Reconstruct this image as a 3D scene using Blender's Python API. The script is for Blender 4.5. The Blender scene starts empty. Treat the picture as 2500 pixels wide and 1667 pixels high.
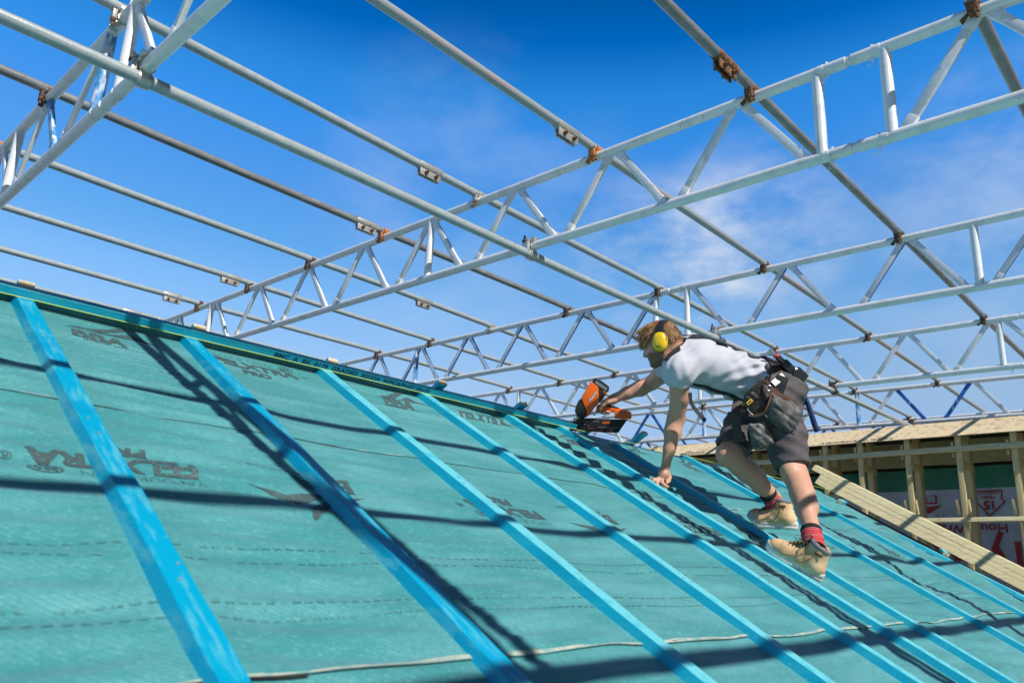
import bpy, bmesh, math, random
import numpy as np
from mathutils import Vector, Matrix
random.seed(7); rng = np.random.default_rng(7)
scene = bpy.context.scene
COL = scene.collection
LIFT = 6.0                       # everything is laid out around the photographer's eye, then lifted above the ground
PITCH = 0.501827                 # roof pitch
CP, SP = math.cos(PITCH), math.sin(PITCH)
EYE_H = 0.73                     # eye height above the roof slope
def V(*a): return np.array(a, float)
UX = V(1,0,0); US = V(0,CP,SP); UN = V(0,-SP,CP)
S0 = EYE_H*SP/CP               # slope distances are counted from the foot of the photographer's eye level
def roof(x, s, h=0.0): return x*UX + (s-S0)*US + (h-EYE_H)*UN
RIDGE_S = 3.21
# ------------------------------------------------------------------ mesh builder
class MB:
    def __init__(self): self.v=[]; self.f=[]; self.m=[]
    def add(self, vs, fs, m=0):
        o=len(self.v); self.v += [tuple(map(float,p)) for p in vs]
        self.f += [tuple(i+o for i in f) for f in fs]; self.m += [m]*len(fs); return self
    def loft(self, rings, m=0, caps=True, closed=True):
        n=len(rings[0]); vs=[p for r in rings for p in r]; fs=[]
        for i in range(len(rings)-1):
            for j in range(n if closed else n-1):
                k=(j+1)%n; fs.append((i*n+j, i*n+k, (i+1)*n+k, (i+1)*n+j))
        if caps:
            fs.append(tuple(range(n-1,-1,-1))); fs.append(tuple((len(rings)-1)*n+j for j in range(n)))
        return self.add(vs, fs, m)
    def tube(self, pts, r, n=14, m=0, caps=True, rings=None):
        pts=[np.asarray(p,float) for p in pts]
        rr = r if hasattr(r,'__len__') else [r]*len(pts)
        d0=pts[1]-pts[0]; d0/=np.linalg.norm(d0)
        a=np.cross(d0, V(0.12,0.3,1.0)); 
        if np.linalg.norm(a)<1e-4: a=np.cross(d0, V(1,0,0))
        a/=np.linalg.norm(a); out=[]
        for i,p in enumerate(pts):
            d=pts[min(i+1,len(pts)-1)]-pts[max(i-1,0)]; d/=np.linalg.norm(d)
            a=a-d*(a@d); a/=np.linalg.norm(a); b=np.cross(d,a)
            out.append([p+rr[i]*(math.cos(t)*a+math.sin(t)*b) for t in np.linspace(0,2*math.pi,n,endpoint=False)])
        return self.loft(out, m, caps)
    def box(self, c, ax, half, m=0):
        c=np.asarray(c,float); A=[np.asarray(a,float)*h for a,h in zip(ax,half)]
        vs=[c+sx*A[0]+sy*A[1]+sz*A[2] for sz in (-1,1) for sy in (-1,1) for sx in (-1,1)]
        return self.add(vs,[(0,2,3,1),(4,5,7,6),(0,1,5,4),(2,6,7,3),(0,4,6,2),(1,3,7,5)],m)
    def bar(self, p0, p1, up, w, t, m=0):
        p0=np.asarray(p0,float); p1=np.asarray(p1,float); d=p1-p0; L=np.linalg.norm(d); d/=L
        u=np.asarray(up,float); u=u-d*(u@d); u/=np.linalg.norm(u); s=np.cross(d,u)
        return self.box((p0+p1)/2,(d,s,u),(L/2,w/2,t/2),m)
    def prism(self, poly, o, ux, uy, t, m=0):
        o=np.asarray(o,float); ux=np.asarray(ux,float); uy=np.asarray(uy,float); uz=np.cross(ux,uy); uz/=np.linalg.norm(uz)
        r0=[o+ux*a+uy*b-uz*t/2 for a,b in poly]; r1=[o+ux*a+uy*b+uz*t/2 for a,b in poly]
        return self.loft([r0,r1],m)
    def ball(self, c, r, m=0, n=12, k=8):
        c=np.asarray(c,float); r=np.asarray(r if hasattr(r,'__len__') else (r,r,r),float)
        rings=[[c+r*V(math.sin(a)*math.cos(t),math.sin(a)*math.sin(t),-math.cos(a)) for t in np.linspace(0,2*math.pi,n,endpoint=False)] for a in np.linspace(.12,math.pi-.12,k)]
        return self.loft(rings,m)
    def mesh(self, name, mats, origin=(0,0,0), bevel=0.0, smooth=True, angle=35, seg=2):
        o=np.asarray(origin,float)
        me=bpy.data.meshes.new(name)
        me.from_pydata([tuple(np.asarray(p)-o) for p in self.v],[],self.f)
        for mt in (mats if isinstance(mats,(list,tuple)) else [mats]): me.materials.append(mt)
        me.polygons.foreach_set('material_index', self.m)
        bm=bmesh.new(); bm.from_mesh(me)
        bmesh.ops.recalc_face_normals(bm, faces=bm.faces)
        if bevel>0:
            es=[e for e in bm.edges if len(e.link_faces)==2 and e.calc_face_angle(0)>math.radians(40)]
            bmesh.ops.bevel(bm, geom=es, offset=bevel, segments=seg, affect='EDGES', profile=.6, clamp_overlap=True)
        bm.to_mesh(me); bm.free()
        if smooth:
            me.shade_smooth(); me.set_sharp_from_angle(angle=math.radians(angle))
        return me
def link(name, me, parent=None):
    o=bpy.data.objects.new(name, me); COL.objects.link(o)
    if parent is not None: o.parent=parent
    return o
def tag(o, label=None, cat=None, group=None, kind=None):
    if label: o['label']=label
    if cat: o['category']=cat
    if group: o['group']=group
    if kind: o['kind']=kind
    return o
def thing(name, loc, label, cat, group=None):
    o=bpy.data.objects.new(name, None); COL.objects.link(o); o.location=tuple(map(float,loc)); o.empty_display_size=.1
    return tag(o,label,cat,group)
def part(name, mb, mats, root, bevel=0.0, **kw):
    # geometry is laid out in world terms; the part sits in its thing's frame
    base=V(*root.matrix_basis.translation); r=root
    while r.parent is not None: r=r.parent; base=base+V(*r.matrix_basis.translation)
    return link(name, mb.mesh(name, mats, base, bevel, **kw), root)
def single(name, mb, mats, label=None, cat=None, group=None, kind=None, origin=None, bevel=0.0, **kw):
    a=np.array(mb.v); o=V((a[:,0].min()+a[:,0].max())/2,(a[:,1].min()+a[:,1].max())/2,a[:,2].min()) if origin is None else origin
    ob=link(name, mb.mesh(name, mats, o, bevel, **kw)); ob.location=tuple(o)
    return tag(ob,label,cat,group,kind)
# ------------------------------------------------------------------ materials
def mat(name, base, rough=.6, metal=0.0, layers=(), bump=None, sheen=0, spec=.5, sss=0):
    m=bpy.data.materials.new(name); m.use_nodes=True; nt=m.node_tree; N=nt.nodes; L=nt.links
    b=N['Principled BSDF']; b.inputs['Roughness'].default_value=rough; b.inputs['Metallic'].default_value=metal
    b.inputs['Specular IOR Level'].default_value=spec
    if sheen: b.inputs['Sheen Weight'].default_value=sheen
    if sss:
        b.inputs['Subsurface Weight'].default_value=sss; b.inputs['Subsurface Radius'].default_value=(.012,.005,.003); b.inputs['Subsurface Scale'].default_value=1
    tc=N.new('ShaderNodeTexCoord')
    def mapped(sc, rot=(0,0,0)):
        mp=N.new('ShaderNodeMapping'); mp.inputs['Scale'].default_value=sc if hasattr(sc,'__len__') else (sc,sc,sc); mp.inputs['Rotation'].default_value=rot
        L.new(tc.outputs['Object'],mp.inputs['Vector']); return mp.outputs['Vector']
    prev=None
    rgb=N.new('ShaderNodeRGB'); rgb.outputs[0].default_value=(*base,1); prev=rgb.outputs[0]
    for ly in layers:
        # (colour, scale, lo, hi, detail, amount, [kind])
        col,sc,lo,hi,det,amt=ly[:6]; kind=ly[6] if len(ly)>6 else 'noise'
        if kind=='noise':
            t=N.new('ShaderNodeTexNoise'); t.inputs['Scale'].default_value=1; t.inputs['Detail'].default_value=det; t.inputs['Roughness'].default_value=.6; out=t.outputs['Fac']
            L.new(mapped(sc),t.inputs['Vector'])
        elif kind=='voronoi':
            t=N.new('ShaderNodeTexVoronoi'); t.inputs['Scale'].default_value=1; L.new(mapped(sc, ly[7] if len(ly)>7 else (0,0,0)),t.inputs['Vector'])
            sp=N.new('ShaderNodeSeparateColor'); L.new(t.outputs['Color'],sp.inputs[0]); out=sp.outputs[0]
        elif kind=='wave':
            t=N.new('ShaderNodeTexWave'); t.inputs['Scale'].default_value=1; t.inputs['Distortion'].default_value=det; t.inputs['Detail'].default_value=2; t.bands_direction=ly[7] if len(ly)>7 else 'Z'
            L.new(mapped(sc),t.inputs['Vector']); out=t.outputs['Fac']
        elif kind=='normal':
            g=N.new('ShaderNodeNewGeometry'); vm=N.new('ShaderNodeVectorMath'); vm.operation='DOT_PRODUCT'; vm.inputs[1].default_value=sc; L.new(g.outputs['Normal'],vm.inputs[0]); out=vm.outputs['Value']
        mr=N.new('ShaderNodeMapRange'); mr.inputs['From Min'].default_value=lo; mr.inputs['From Max'].default_value=hi; mr.inputs['To Max'].default_value=amt
        L.new(out,mr.inputs['Value'])
        mx=N.new('ShaderNodeMix'); mx.data_type='RGBA'; L.new(mr.outputs[0],mx.inputs['Factor']); L.new(prev,mx.inputs['A']); mx.inputs['B'].default_value=(*col,1)
        prev=mx.outputs['Result']
    L.new(prev,b.inputs['Base Color'])
    if bump:
        last=None
        for sc,strg,dist,*det in (bump if isinstance(bump[0][0],(tuple,list)) else [bump]):
            t=N.new('ShaderNodeTexNoise'); t.inputs['Scale'].default_value=1; t.inputs['Detail'].default_value=det[0] if det else 3; L.new(mapped(sc),t.inputs['Vector'])
            bp=N.new('ShaderNodeBump'); bp.inputs['Strength'].default_value=strg; bp.inputs['Distance'].default_value=dist
            L.new(t.outputs['Fac'],bp.inputs['Height'])
            if last is not None: L.new(last,bp.inputs['Normal'])
            last=bp.outputs['Normal']
        L.new(last,b.inputs['Normal'])
    return m
M={}
M['alu']=mat('aluminium',(.84,.84,.83),.36,.08,[((.40,.44,.45),(9,9,9),.52,.75,5,.55),((.30,.30,.29),(40,40,40),.63,.73,3,.6),((.55,.57,.52),(5,5,30),.56,.7,5,.4)],bump=((60,60,60),.10,.004))
M['alu_blue']=mat('aluminium_blue_overspray',(.80,.80,.79),.45,.2,[((.01,.14,.50),(0,-.96,-.28),.25,.5,0,.95,'normal'),((.40,.44,.45),(9,9,9),.52,.75,5,.5)])
M['blue_paint']=mat('blue_paint',(.015,.15,.52),.5,0,[((.60,.66,.74),(28,28,14),.56,.64,4,.85),((.01,.08,.36),(12,12,12),.5,.7,3,.5)])
M['blue_paint_worn']=mat('blue_paint_worn',(.05,.26,.55),.5,0,[((.66,.70,.76),(22,22,9),.46,.56,5,.9)])
M['galv']=mat('galvanised_steel',(.38,.425,.435),.27,.12,[((.52,.56,.57),(14,30,30),.45,.7,5,.6),((.18,.23,.22),(45,60,60),.56,.75,4,.6)],bump=((80,80,80),.12,.004))
M['galv_dark']=mat('weathered_steel',(.22,.22,.22),.28,.1,[((.40,.41,.415),(10,30,30),.45,.7,5,.6),((.16,.12,.09),(30,50,50),.58,.75,4,.5)],bump=((80,80,80),.15,.004))
M['galv_pink']=mat('steel_with_red_paint_traces',(.36,.40,.41),.28,.12,[((.60,.30,.31),(3.0,26,26),.55,.66,4,.75),((.24,.29,.28),(45,60,60),.56,.75,4,.6)],bump=((80,80,80),.12,.004))
M['rust']=mat('rusty_steel',(.15,.065,.03),.8,.1,[((.30,.14,.06),(60,60,60),.45,.65,4,.9),((.07,.035,.02),(90,90,90),.55,.7,3,.8)],bump=((150,150,150),.5,.004))
M['dark_rust']=mat('dark_coupler_steel',(.075,.05,.038),.7,.25,[((.30,.14,.06),(70,70,70),.52,.68,4,.8)],bump=((150,150,150),.4,.004))
M['bright_rust']=mat('orange_rust',(.50,.17,.045),.8,0,[((.25,.09,.03),(60,60,60),.5,.68,4,.8)],bump=((150,150,150),.4,.004))
M['zinc']=mat('zinc_plated',(.55,.53,.49),.4,.6,[((.34,.20,.10),(60,60,60),.56,.68,4,.7)])
M['membrane']=mat('teal_roofing_membrane',(.032,.245,.250),.6,0,[((.098,.348,.360),(2.2,7,7),.42,.62,5,.8),((.03,.22,.22),(5,26,26),.52,.72,5,.55),((.20,.46,.45),(60,160,160),.54,.70,3,.45),((.020,.195,.20),(110,55,55),.52,.66,3,.42),((.022,.19,.19),(33,33,33),.35,.95,1.2,.32,'wave','DIAGONAL'),((.50,.62,.58),(240,240,240),.735,.77,1,.7)],
    bump=(((420,420,420),.22,.002),((26,120,120),.30,.004)),sheen=.25)
M['print']=mat('grey_print',(.050,.085,.088),.6,0,[((.10,.30,.30),(120,120,120),.54,.66,4,.45)])
M['print_faint']=mat('faint_print',(.05,.20,.205),.6,0,[((.13,.42,.42),(200,200,200),.5,.62,2,.7)])
M['strip']=mat('pale_lap_edge',(.46,.46,.38),.7,0,[((.13,.33,.32),(30,160,160),.44,.60,4,.85),((.10,.09,.06),(9,60,60),.66,.72,3,.9)])
M['slit']=mat('brown_lap_slit',(.10,.33,.33),.7,0,[((.40,.46,.40),(7,50,50),.52,.6,3,.8),((.14,.12,.07),(3,9,9),.60,.64,2,.95)])
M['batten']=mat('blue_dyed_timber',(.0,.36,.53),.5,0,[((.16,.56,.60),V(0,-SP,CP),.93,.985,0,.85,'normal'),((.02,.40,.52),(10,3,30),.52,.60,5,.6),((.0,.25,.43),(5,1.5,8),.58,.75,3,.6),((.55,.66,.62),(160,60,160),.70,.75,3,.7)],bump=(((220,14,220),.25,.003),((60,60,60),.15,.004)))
M['batten_near']=mat('blue_dyed_timber_wet',(.0,.33,.53),.30,0,[((.10,.46,.54),(48,3.2,14),.50,.62,6,.75),((.0,.17,.38),(6,1.5,9),.56,.75,3,.6),((.75,.8,.8),(90,40,90),.74,.77,3,.9)],bump=(((220,14,220),.25,.003),((40,40,40),.2,.005)))
M['batten_dark']=mat('dark_blue_dyed_timber',(.0,.17,.33),.5,0,[((.0,.29,.46),(2,20,60),.5,.65,4,.7)],bump=((14,220,220),.25,.003))
M['endgrain']=mat('pale_cut_end',(.66,.50,.28),.7,0,[((.74,.62,.40),(90,90,90),.4,.6,3,.8)])
M['black_ink']=mat('black_ink',(.006,.03,.06),.6)
M['pine']=mat('treated_pine',(.68,.59,.32),.65,0,[((.78,.69,.43),(30,3,40),.42,.6,4,.8),((.36,.29,.12),(60,5,90),.52,.68,5,.55),((.28,.15,.06),(11,7,11),.72,.76,2,.8)],bump=((120,12,160),.2,.003))
M['pine_shade']=mat('treated_pine_studs',(.64,.50,.23),.65,0,[((.74,.58,.29),(30,40,3),.42,.6,4,.8),((.34,.25,.11),(50,60,6),.55,.7,4,.6)],bump=((160,160,12),.2,.003))
M['osb']=mat('strand_board',(.80,.62,.38),.7,0,[((.82,.68,.46),(30,16,44),.35,.9,0,.8,'voronoi',(.5,0,0)),((.55,.36,.18),(44,26,18),.72,.95,0,.6,'voronoi',(-.6,0,0)),((.50,.20,.08),(22,12,38),.93,.98,0,.55,'voronoi',(.9,0,0)),((.60,.45,.26),(40,40,40),.5,.7,4,.5)],bump=((90,60,90),.3,.004))
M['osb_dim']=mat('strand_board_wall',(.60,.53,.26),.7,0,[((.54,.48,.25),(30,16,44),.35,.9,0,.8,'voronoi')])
M['wrap']=mat('white_house_wrap',(.55,.60,.66),.5,0,[((.40,.46,.53),(4,5,6),.45,.7,4,.7)],bump=((7,7,7),.5,.05))
M['wrap_green']=mat('green_wall_membrane',(.03,.24,.14),.5,0,[((.03,.22,.13),(5,7,3),.5,.7,4,.8)],bump=((7,9,5),.6,.05))
M['wrap_red']=mat('red_print',(.42,.035,.03),.6)
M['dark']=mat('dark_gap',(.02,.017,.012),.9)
M['black_tape']=mat('black_tape',(.012,.012,.011),.6)
M['string']=mat('yellow_string',(.66,.78,.12),.6)
M['ground']=mat('bare_ground',(.24,.25,.25),.9,0,[((.18,.19,.17),(.25,.25,.25),.45,.6,6,.9)],bump=((2,2,2),.5,.1))
M['brick']=mat('render_wall',(.42,.38,.33),.8,0,[((.34,.30,.26),(3,3,3),.45,.65,5,.7)])
# ------------------------------------------------------------------ world, sun, camera
SUN_K, SUN_Y = 0.14, 1.054                       # sideways and forward travel of light per metre of fall
sun_dir = V(SUN_K, SUN_Y, -1.0); sun_dir /= np.linalg.norm(sun_dir)
w=bpy.data.worlds.new('World'); scene.world=w; w.use_nodes=True; nt=w.node_tree; N=nt.nodes; L=nt.links
bg=N['Background']; sky=N.new('ShaderNodeTexSky'); sky.sky_type='NISHITA'; sky.sun_disc=False
sky.sun_elevation=math.asin(-sun_dir[2]); sky.sun_rotation=math.atan2(-sun_dir[0],-sun_dir[1]); sky.air_density=1.0; sky.dust_density=.4; sky.ozone_density=3.0; sky.altitude=100
SKYS=0.10
tc=N.new('ShaderNodeTexCoord'); sx=N.new('ShaderNodeSeparateXYZ'); L.new(tc.outputs['Generated'],sx.inputs[0])
# deepen the blue with height, and dim the unseen zenith to darken shadow fill
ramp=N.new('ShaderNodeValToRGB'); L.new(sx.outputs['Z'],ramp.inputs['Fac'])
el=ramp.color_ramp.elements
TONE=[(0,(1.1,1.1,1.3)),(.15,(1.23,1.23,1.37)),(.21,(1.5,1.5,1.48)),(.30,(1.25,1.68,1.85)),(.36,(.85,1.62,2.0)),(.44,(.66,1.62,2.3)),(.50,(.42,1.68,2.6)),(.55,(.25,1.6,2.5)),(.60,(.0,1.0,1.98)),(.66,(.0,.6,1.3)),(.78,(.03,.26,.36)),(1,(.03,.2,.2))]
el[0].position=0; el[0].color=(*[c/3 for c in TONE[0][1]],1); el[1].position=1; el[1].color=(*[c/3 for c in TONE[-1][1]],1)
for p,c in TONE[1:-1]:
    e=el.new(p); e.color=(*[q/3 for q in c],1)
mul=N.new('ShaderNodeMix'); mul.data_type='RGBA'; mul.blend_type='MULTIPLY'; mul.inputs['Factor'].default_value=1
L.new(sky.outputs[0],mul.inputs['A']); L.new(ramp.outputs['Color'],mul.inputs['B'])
# dim the unseen half of the sky on the sun's side to deepen shadows
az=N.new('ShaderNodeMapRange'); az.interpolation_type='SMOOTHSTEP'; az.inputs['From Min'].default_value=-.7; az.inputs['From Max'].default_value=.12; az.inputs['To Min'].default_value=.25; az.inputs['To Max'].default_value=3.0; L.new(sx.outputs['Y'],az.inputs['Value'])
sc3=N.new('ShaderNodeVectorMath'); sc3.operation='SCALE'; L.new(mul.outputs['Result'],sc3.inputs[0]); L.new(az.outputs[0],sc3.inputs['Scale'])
# thin fair-weather cloud
mp=N.new('ShaderNodeMapping'); mp.inputs['Scale'].default_value=(5.2,5.2,11); mp.inputs['Location'].default_value=(.3,.9,.2); L.new(tc.outputs['Generated'],mp.inputs['Vector'])
no=N.new('ShaderNodeTexNoise'); no.inputs['Scale'].default_value=1; no.inputs['Detail'].default_value=8; no.inputs['Roughness'].default_value=.58; L.new(mp.outputs[0],no.inputs['Vector'])
CLOUDS=[((.83,.395,.395),.990,1.0,.50),((.785,.49,.368),.991,1.0,.55),((.90,.10,.42),.985,1.0,.14),((.60,.66,.42),.97,.999,.14),((.93,.14,.36),.975,.999,.18)]
tot=None
for d,lo,hi,amt in CLOUDS:
    dv=Vector(d).normalized(); vm=N.new('ShaderNodeVectorMath'); vm.operation='DOT_PRODUCT'; vm.inputs[1].default_value=dv
    nn=N.new('ShaderNodeVectorMath'); nn.operation='NORMALIZE'; L.new(tc.outputs['Generated'],nn.inputs[0]); L.new(nn.outputs[0],vm.inputs[0])
    mr=N.new('ShaderNodeMapRange'); mr.interpolation_type='SMOOTHSTEP'; mr.inputs['From Min'].default_value=lo; mr.inputs['From Max'].default_value=hi; mr.inputs['To Max'].default_value=amt; L.new(vm.outputs['Value'],mr.inputs['Value'])
    if tot is None: tot=mr.outputs[0]
    else:
        ad=N.new('ShaderNodeMath'); ad.operation='ADD'; L.new(tot,ad.inputs[0]); L.new(mr.outputs[0],ad.inputs[1]); tot=ad.outputs[0]
cr=N.new('ShaderNodeMapRange'); cr.interpolation_type='SMOOTHSTEP'; cr.inputs['From Min'].default_value=.36; cr.inputs['From Max'].default_value=.68; L.new(no.outputs['Fac'],cr.inputs['Value'])
mm=N.new('ShaderNodeMath'); mm.operation='MULTIPLY'; L.new(tot,mm.inputs[0]); L.new(cr.outputs[0],mm.inputs[1])
cm=N.new('ShaderNodeMix'); cm.data_type='RGBA'; L.new(mm.outputs[0],cm.inputs['Factor']); L.new(sc3.outputs[0],cm.inputs['A']); cm.inputs['B'].default_value=(8.2,8.6,9.2,1)
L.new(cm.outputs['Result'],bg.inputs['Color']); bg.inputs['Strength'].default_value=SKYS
sl=bpy.data.lights.new('sun','SUN'); sl.energy=5.0; sl.angle=math.radians(.53); sl.color=(1.0,.98,.945)
so=bpy.data.objects.new('sun',sl); COL.objects.link(so); so.location=(0,-6,9)
so.rotation_euler=Vector(sun_dir).to_track_quat('-Z','Y').to_euler()
cd=bpy.data.cameras.new('camera'); cam=bpy.data.objects.new('camera',cd); COL.objects.link(cam); scene.camera=cam
cd.sensor_width=36; cd.lens=36*1868.035/2500; cd.clip_start=.05; cd.clip_end=3000
CR=V(0.68148786,-0.73020815,0.04868632); CD=V(0.22801872,0.14864793,-0.96224283); CF=V(0.69540043,0.6668582,0.26780289)
cam.matrix_world=Matrix(((CR[0],-CD[0],-CF[0],0),(CR[1],-CD[1],-CF[1],0),(CR[2],-CD[2],-CF[2],0),(0,0,0,1)))
cd.dof.use_dof=True; cd.dof.focus_distance=4.0; cd.dof.aperture_fstop=3.6; cd.dof.aperture_blades=7
scene.view_settings.view_transform='Standard'; scene.view_settings.look='None'; scene.view_settings.exposure=0; scene.view_settings.gamma=1
scene.render.engine='CYCLES'; scene.cycles.use_denoising=True; scene.cycles.max_bounces=6
# ================================================================== scaffold roof
TUBE=.0242
ZT,ZB=2.05,1.647
BEAMS=[ # a, b (x = a + b*y), y range, V-node tops, single braces (top,bottom), posts, joint y, label
 dict(a=.82,b=-.005,kink=.05,y=(-2.6,8.6),tops=[-1.3,-.6,.1,.8,1.5,2.2,4.01,5.45,6.15,6.85,7.55,8.25],single=[(2.93,2.64),(3.25,3.61),(4.75,4.45),(4.78,5.1)],posts=[2.95,3.21,4.47,6.4],joint=3.08,
      label='white lattice beam nearest the camera at upper left, with a bright blue post', braces={3.74:'blue_paint_worn'},postm={3.21:'blue_paint_worn'}),
 dict(a=2.92,b=-.0053,y=(-2.6,9.0),tops=[-1.66,-.96,-.26,.44,1.43,2.12,2.81,3.55,4.26,4.97,5.70,6.45,7.2,7.95,8.6],single=[],posts=[.79,1.064,3.55,6.54],joint=.93,
      label='large white lattice beam running right across the middle of the sky'),
 dict(a=4.925,b=.0026,y=(-2.6,9.0),tops=[-.9,-.15,.56,1.31,2.09,3.88,4.60,5.33,6.05,6.77,7.45,8.2],single=[(2.84,2.56),(3.19,3.48)],posts=[.94,2.89,3.17,6.11],joint=3.03,
      label='white lattice beam passing just behind the worker\'s head and shoulders', blue=True, postm={6.11:'blue_paint_worn'}),
 dict(a=7.041,b=.0057,y=(-2.6,9.2),tops=[-.9,-.2,.5,1.95,2.66,3.4,4.13,4.86,5.59,6.25,6.95,7.7,8.4],single=[(1.32,1.60),(1.2,.9)],posts=[1.25,4.0,6.62],joint=1.1,
      label='white lattice beam seen at the height of the worker\'s belt'),
 dict(a=9.28,b=-.012,y=(-2.0,9.4),tops=[-.9,-.2,.5,1.22,1.95,2.74,3.6,4.3,5.13,6.02,6.8,7.5,8.3],single=[],posts=[.4,3.16,5.17,7.2],joint=.2,
      label='far lattice beam with blue posts skimming the top edge of the strand board fascia',
      braces={2.27:'blue_paint',2.44:'blue_paint',6.32:'blue_paint',5.72:'blue_paint'},postm={3.16:'blue_paint_worn',5.17:'blue_paint_worn'}),
 dict(a=11.3,b=0.0,y=(0.5,9.6),tops=[1.2,1.95,2.74,3.6,4.3,5.13,6.02,6.8,7.5,8.3,9.0],single=[],posts=[3.0,5.9,8.6],joint=.7,
      label='farthest lattice beam with blue braces low above the far end of the ridge', allb='blue_paint'),
]
def build_beam(B):
    xa=lambda y: B['a']+B['b']*y+B.get('kink',0)*max(0,1.9-y)
    y0,y1=B['y']; ym=(y0+y1)/2
    t=thing('lattice_beam',(xa(ym),ym,ZB-TUBE),B['label'],'scaffold beam','lattice beams of the temporary roof')
    j=B['joint']
    for nm,z in (('top_chord',ZT),('bottom_chord',ZB)):
        mb=MB()
        mb.tube([V(xa(y),y,z) for y in sorted({y0,1.9,j-.012}) if y<=j-.012],TUBE,16); mb.tube([V(xa(j+.012),j+.012,z),V(xa(y1),y1,z)],TUBE,16)
        mb.tube([V(xa(j-.15),j-.15,z),V(xa(j+.15),j+.15,z)],TUBE-.005,12)           # spigot in the gap
        for q in (-.115,.115):                                                     # swaged collars and spring pins at the joint
            mb.tube([V(xa(j+q-.012),j+q-.012,z),V(xa(j+q+.012),j+q+.012,z)],TUBE+.0022,16)
            c=V(xa(j+q*.8),j+q*.8,z)
            mb.tube([c+V(0,0,-.04),c+V(0,0,.036)],.005,6)
            mb.tube([c+V(-.012,.0,-.036),c+V(-.014,.012,-.052),c+V(-.014,.016,-.066),c+V(-.012,.004,-.068),c+V(-.010,-.004,-.05)],.0016,5)
        part(nm,mb,M['alu'],t)
    for py in B['posts']:
        mb=MB(); mb.tube([V(xa(py),py,ZB+TUBE*.4),V(xa(py),py,ZB+.05),V(xa(py),py,ZT-.06),V(xa(py),py,ZT-TUBE*.4)],TUBE-.001,14)
        part('post',mb,M[B.get('postm',{}).get(py,'alu')],t)
    br=[]
    for ty in B['tops']:
        br += [(ty+.022,ty+.30),(ty-.022,ty-.30)]
    br += B['single']
    for a,b in br:
        if min(a,b)<y0 or max(a,b)>y1: continue
        mb=MB(); p=V(xa(b),b,ZB+.012); q=V(xa(a),a,ZT-.012); d=(q-p)/np.linalg.norm(q-p)
        mb.bar(p+d*.03,q-d*.03,V(1,0,0),.038,.020)
        mb.box(p+d*.03,(d,np.cross(V(1,0,0),d),V(1,0,0)),(.028,.021,.0125)); mb.box(q-d*.03,(d,np.cross(V(1,0,0),d),V(1,0,0)),(.028,.021,.0125))
        mk='alu_blue' if B.get('blue') else B.get('allb','alu')
        for k,mn in B.get('braces',{}).items():
            if abs(b-k)<.07: mk=mn
        part('brace',mb,M[mk],t,bevel=.004)
    return t
for B in BEAMS: build_beam(B)
BX=[lambda y,B=B: B['a']+B['b']*y+B.get('kink',0)*max(0,1.9-y) for B in BEAMS]
# ---- purlin tubes: y = a + b*x ; (name, a, b, z, material, sleeves at x, label)
ZP=ZT+2*TUBE; ZL=ZB-2*TUBE
PUR=[('Pa',.4818,-.005,ZP,'galv_dark',[],'dark brown steel tube crossing the top right corner of the photo'),
 ('Pb',1.3641,-.002,ZP,'galv_dark',[2.66],'steel tube with a rusty double bolted sleeve, coming in at the top right of centre'),
 ('Pc',2.221,.0072,ZP,'galv_pink',[2.66],'steel tube with red paint traces coming in at the top middle of the photo'),
 ('Pd',3.0982,.0087,ZP,'galv',[2.5],'steel tube meeting the big beam just left of centre with a pale sleeve plate'),
 ('Pe',4.0075,.0133,ZP,'galv_dark',[2.74],'steel tube held to the big beam by a bright orange clamp'),
 ('Pf',4.8369,.0356,ZP,'galv',[4.05],'steel tube whose sleeve hangs between the big beam and the next beam'),
 ('Pg',5.8223,.0136,ZP,'galv',[2.70],'third steel tube above the ridge batten at the left edge'),
 ('Ph',6.789,-.0008,ZP,'galv',[2.62],'second steel tube above the ridge batten at the left edge'),
 ('Pi',7.6299,.0156,ZP,'galv',[2.60],'lowest steel tube just above the ridge batten at the left'),
 ('Q1',2.7147,-.0137,ZL,'galv',[],'thick steel tube slung under the beams, passing right behind the worker\'s neck')]
PF={}
for nm,a,b,z,mk,slv,label in PUR:
    f=lambda x,a=a,b=b: a+b*x
    PF[nm]=(f,z)
    x0,x1=-2.2,12.2
    if nm in('Pa','Pb'): x1=11.9
    t=thing('scaffold_tube',(5,f(5),z-TUBE),label,'scaffold tube','tubes running along the temporary roof')
    mb=MB(); xs_=np.linspace(x0,x1,16); 
    mb.tube([V(x,f(x)+.004*math.sin(x*1.7+a),z+.004*math.sin(x*1.3+2*a)) for x in xs_],TUBE,16)
    part('pole',mb,M[mk],t)
    for sxx in slv:
        c=V(sxx,f(sxx),z)
        mb=MB(); mb.tube([c-V(.085,0,0),c+V(.085,0,0)],TUBE+.0035,16); 
        mb.box(c+V(0,-.012,-.038),(UX,V(0,1,0),V(0,0,1)),(.075,.004,.024)); mb.box(c+V(0,.012,-.038),(UX,V(0,1,0),V(0,0,1)),(.075,.004,.024))
        sl_=part('sleeve_clamp',mb,M['rust' if nm in('Pb',) else 'zinc'],t,bevel=.002)
        for q in (-.036,.036):
            bm_=MB(); bm_.tube([c+V(q,-.042,-.042),c+V(q,.034,-.042)],.006,8,0); bm_.tube([c+V(q,-.030,-.042),c+V(q,-.017,-.042)],.0115,6,0); bm_.tube([c+V(q,.017,-.042),c+V(q,.026,-.042)],.0115,6,0)
            part('bolt',bm_,M['rust'],sl_)
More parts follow.
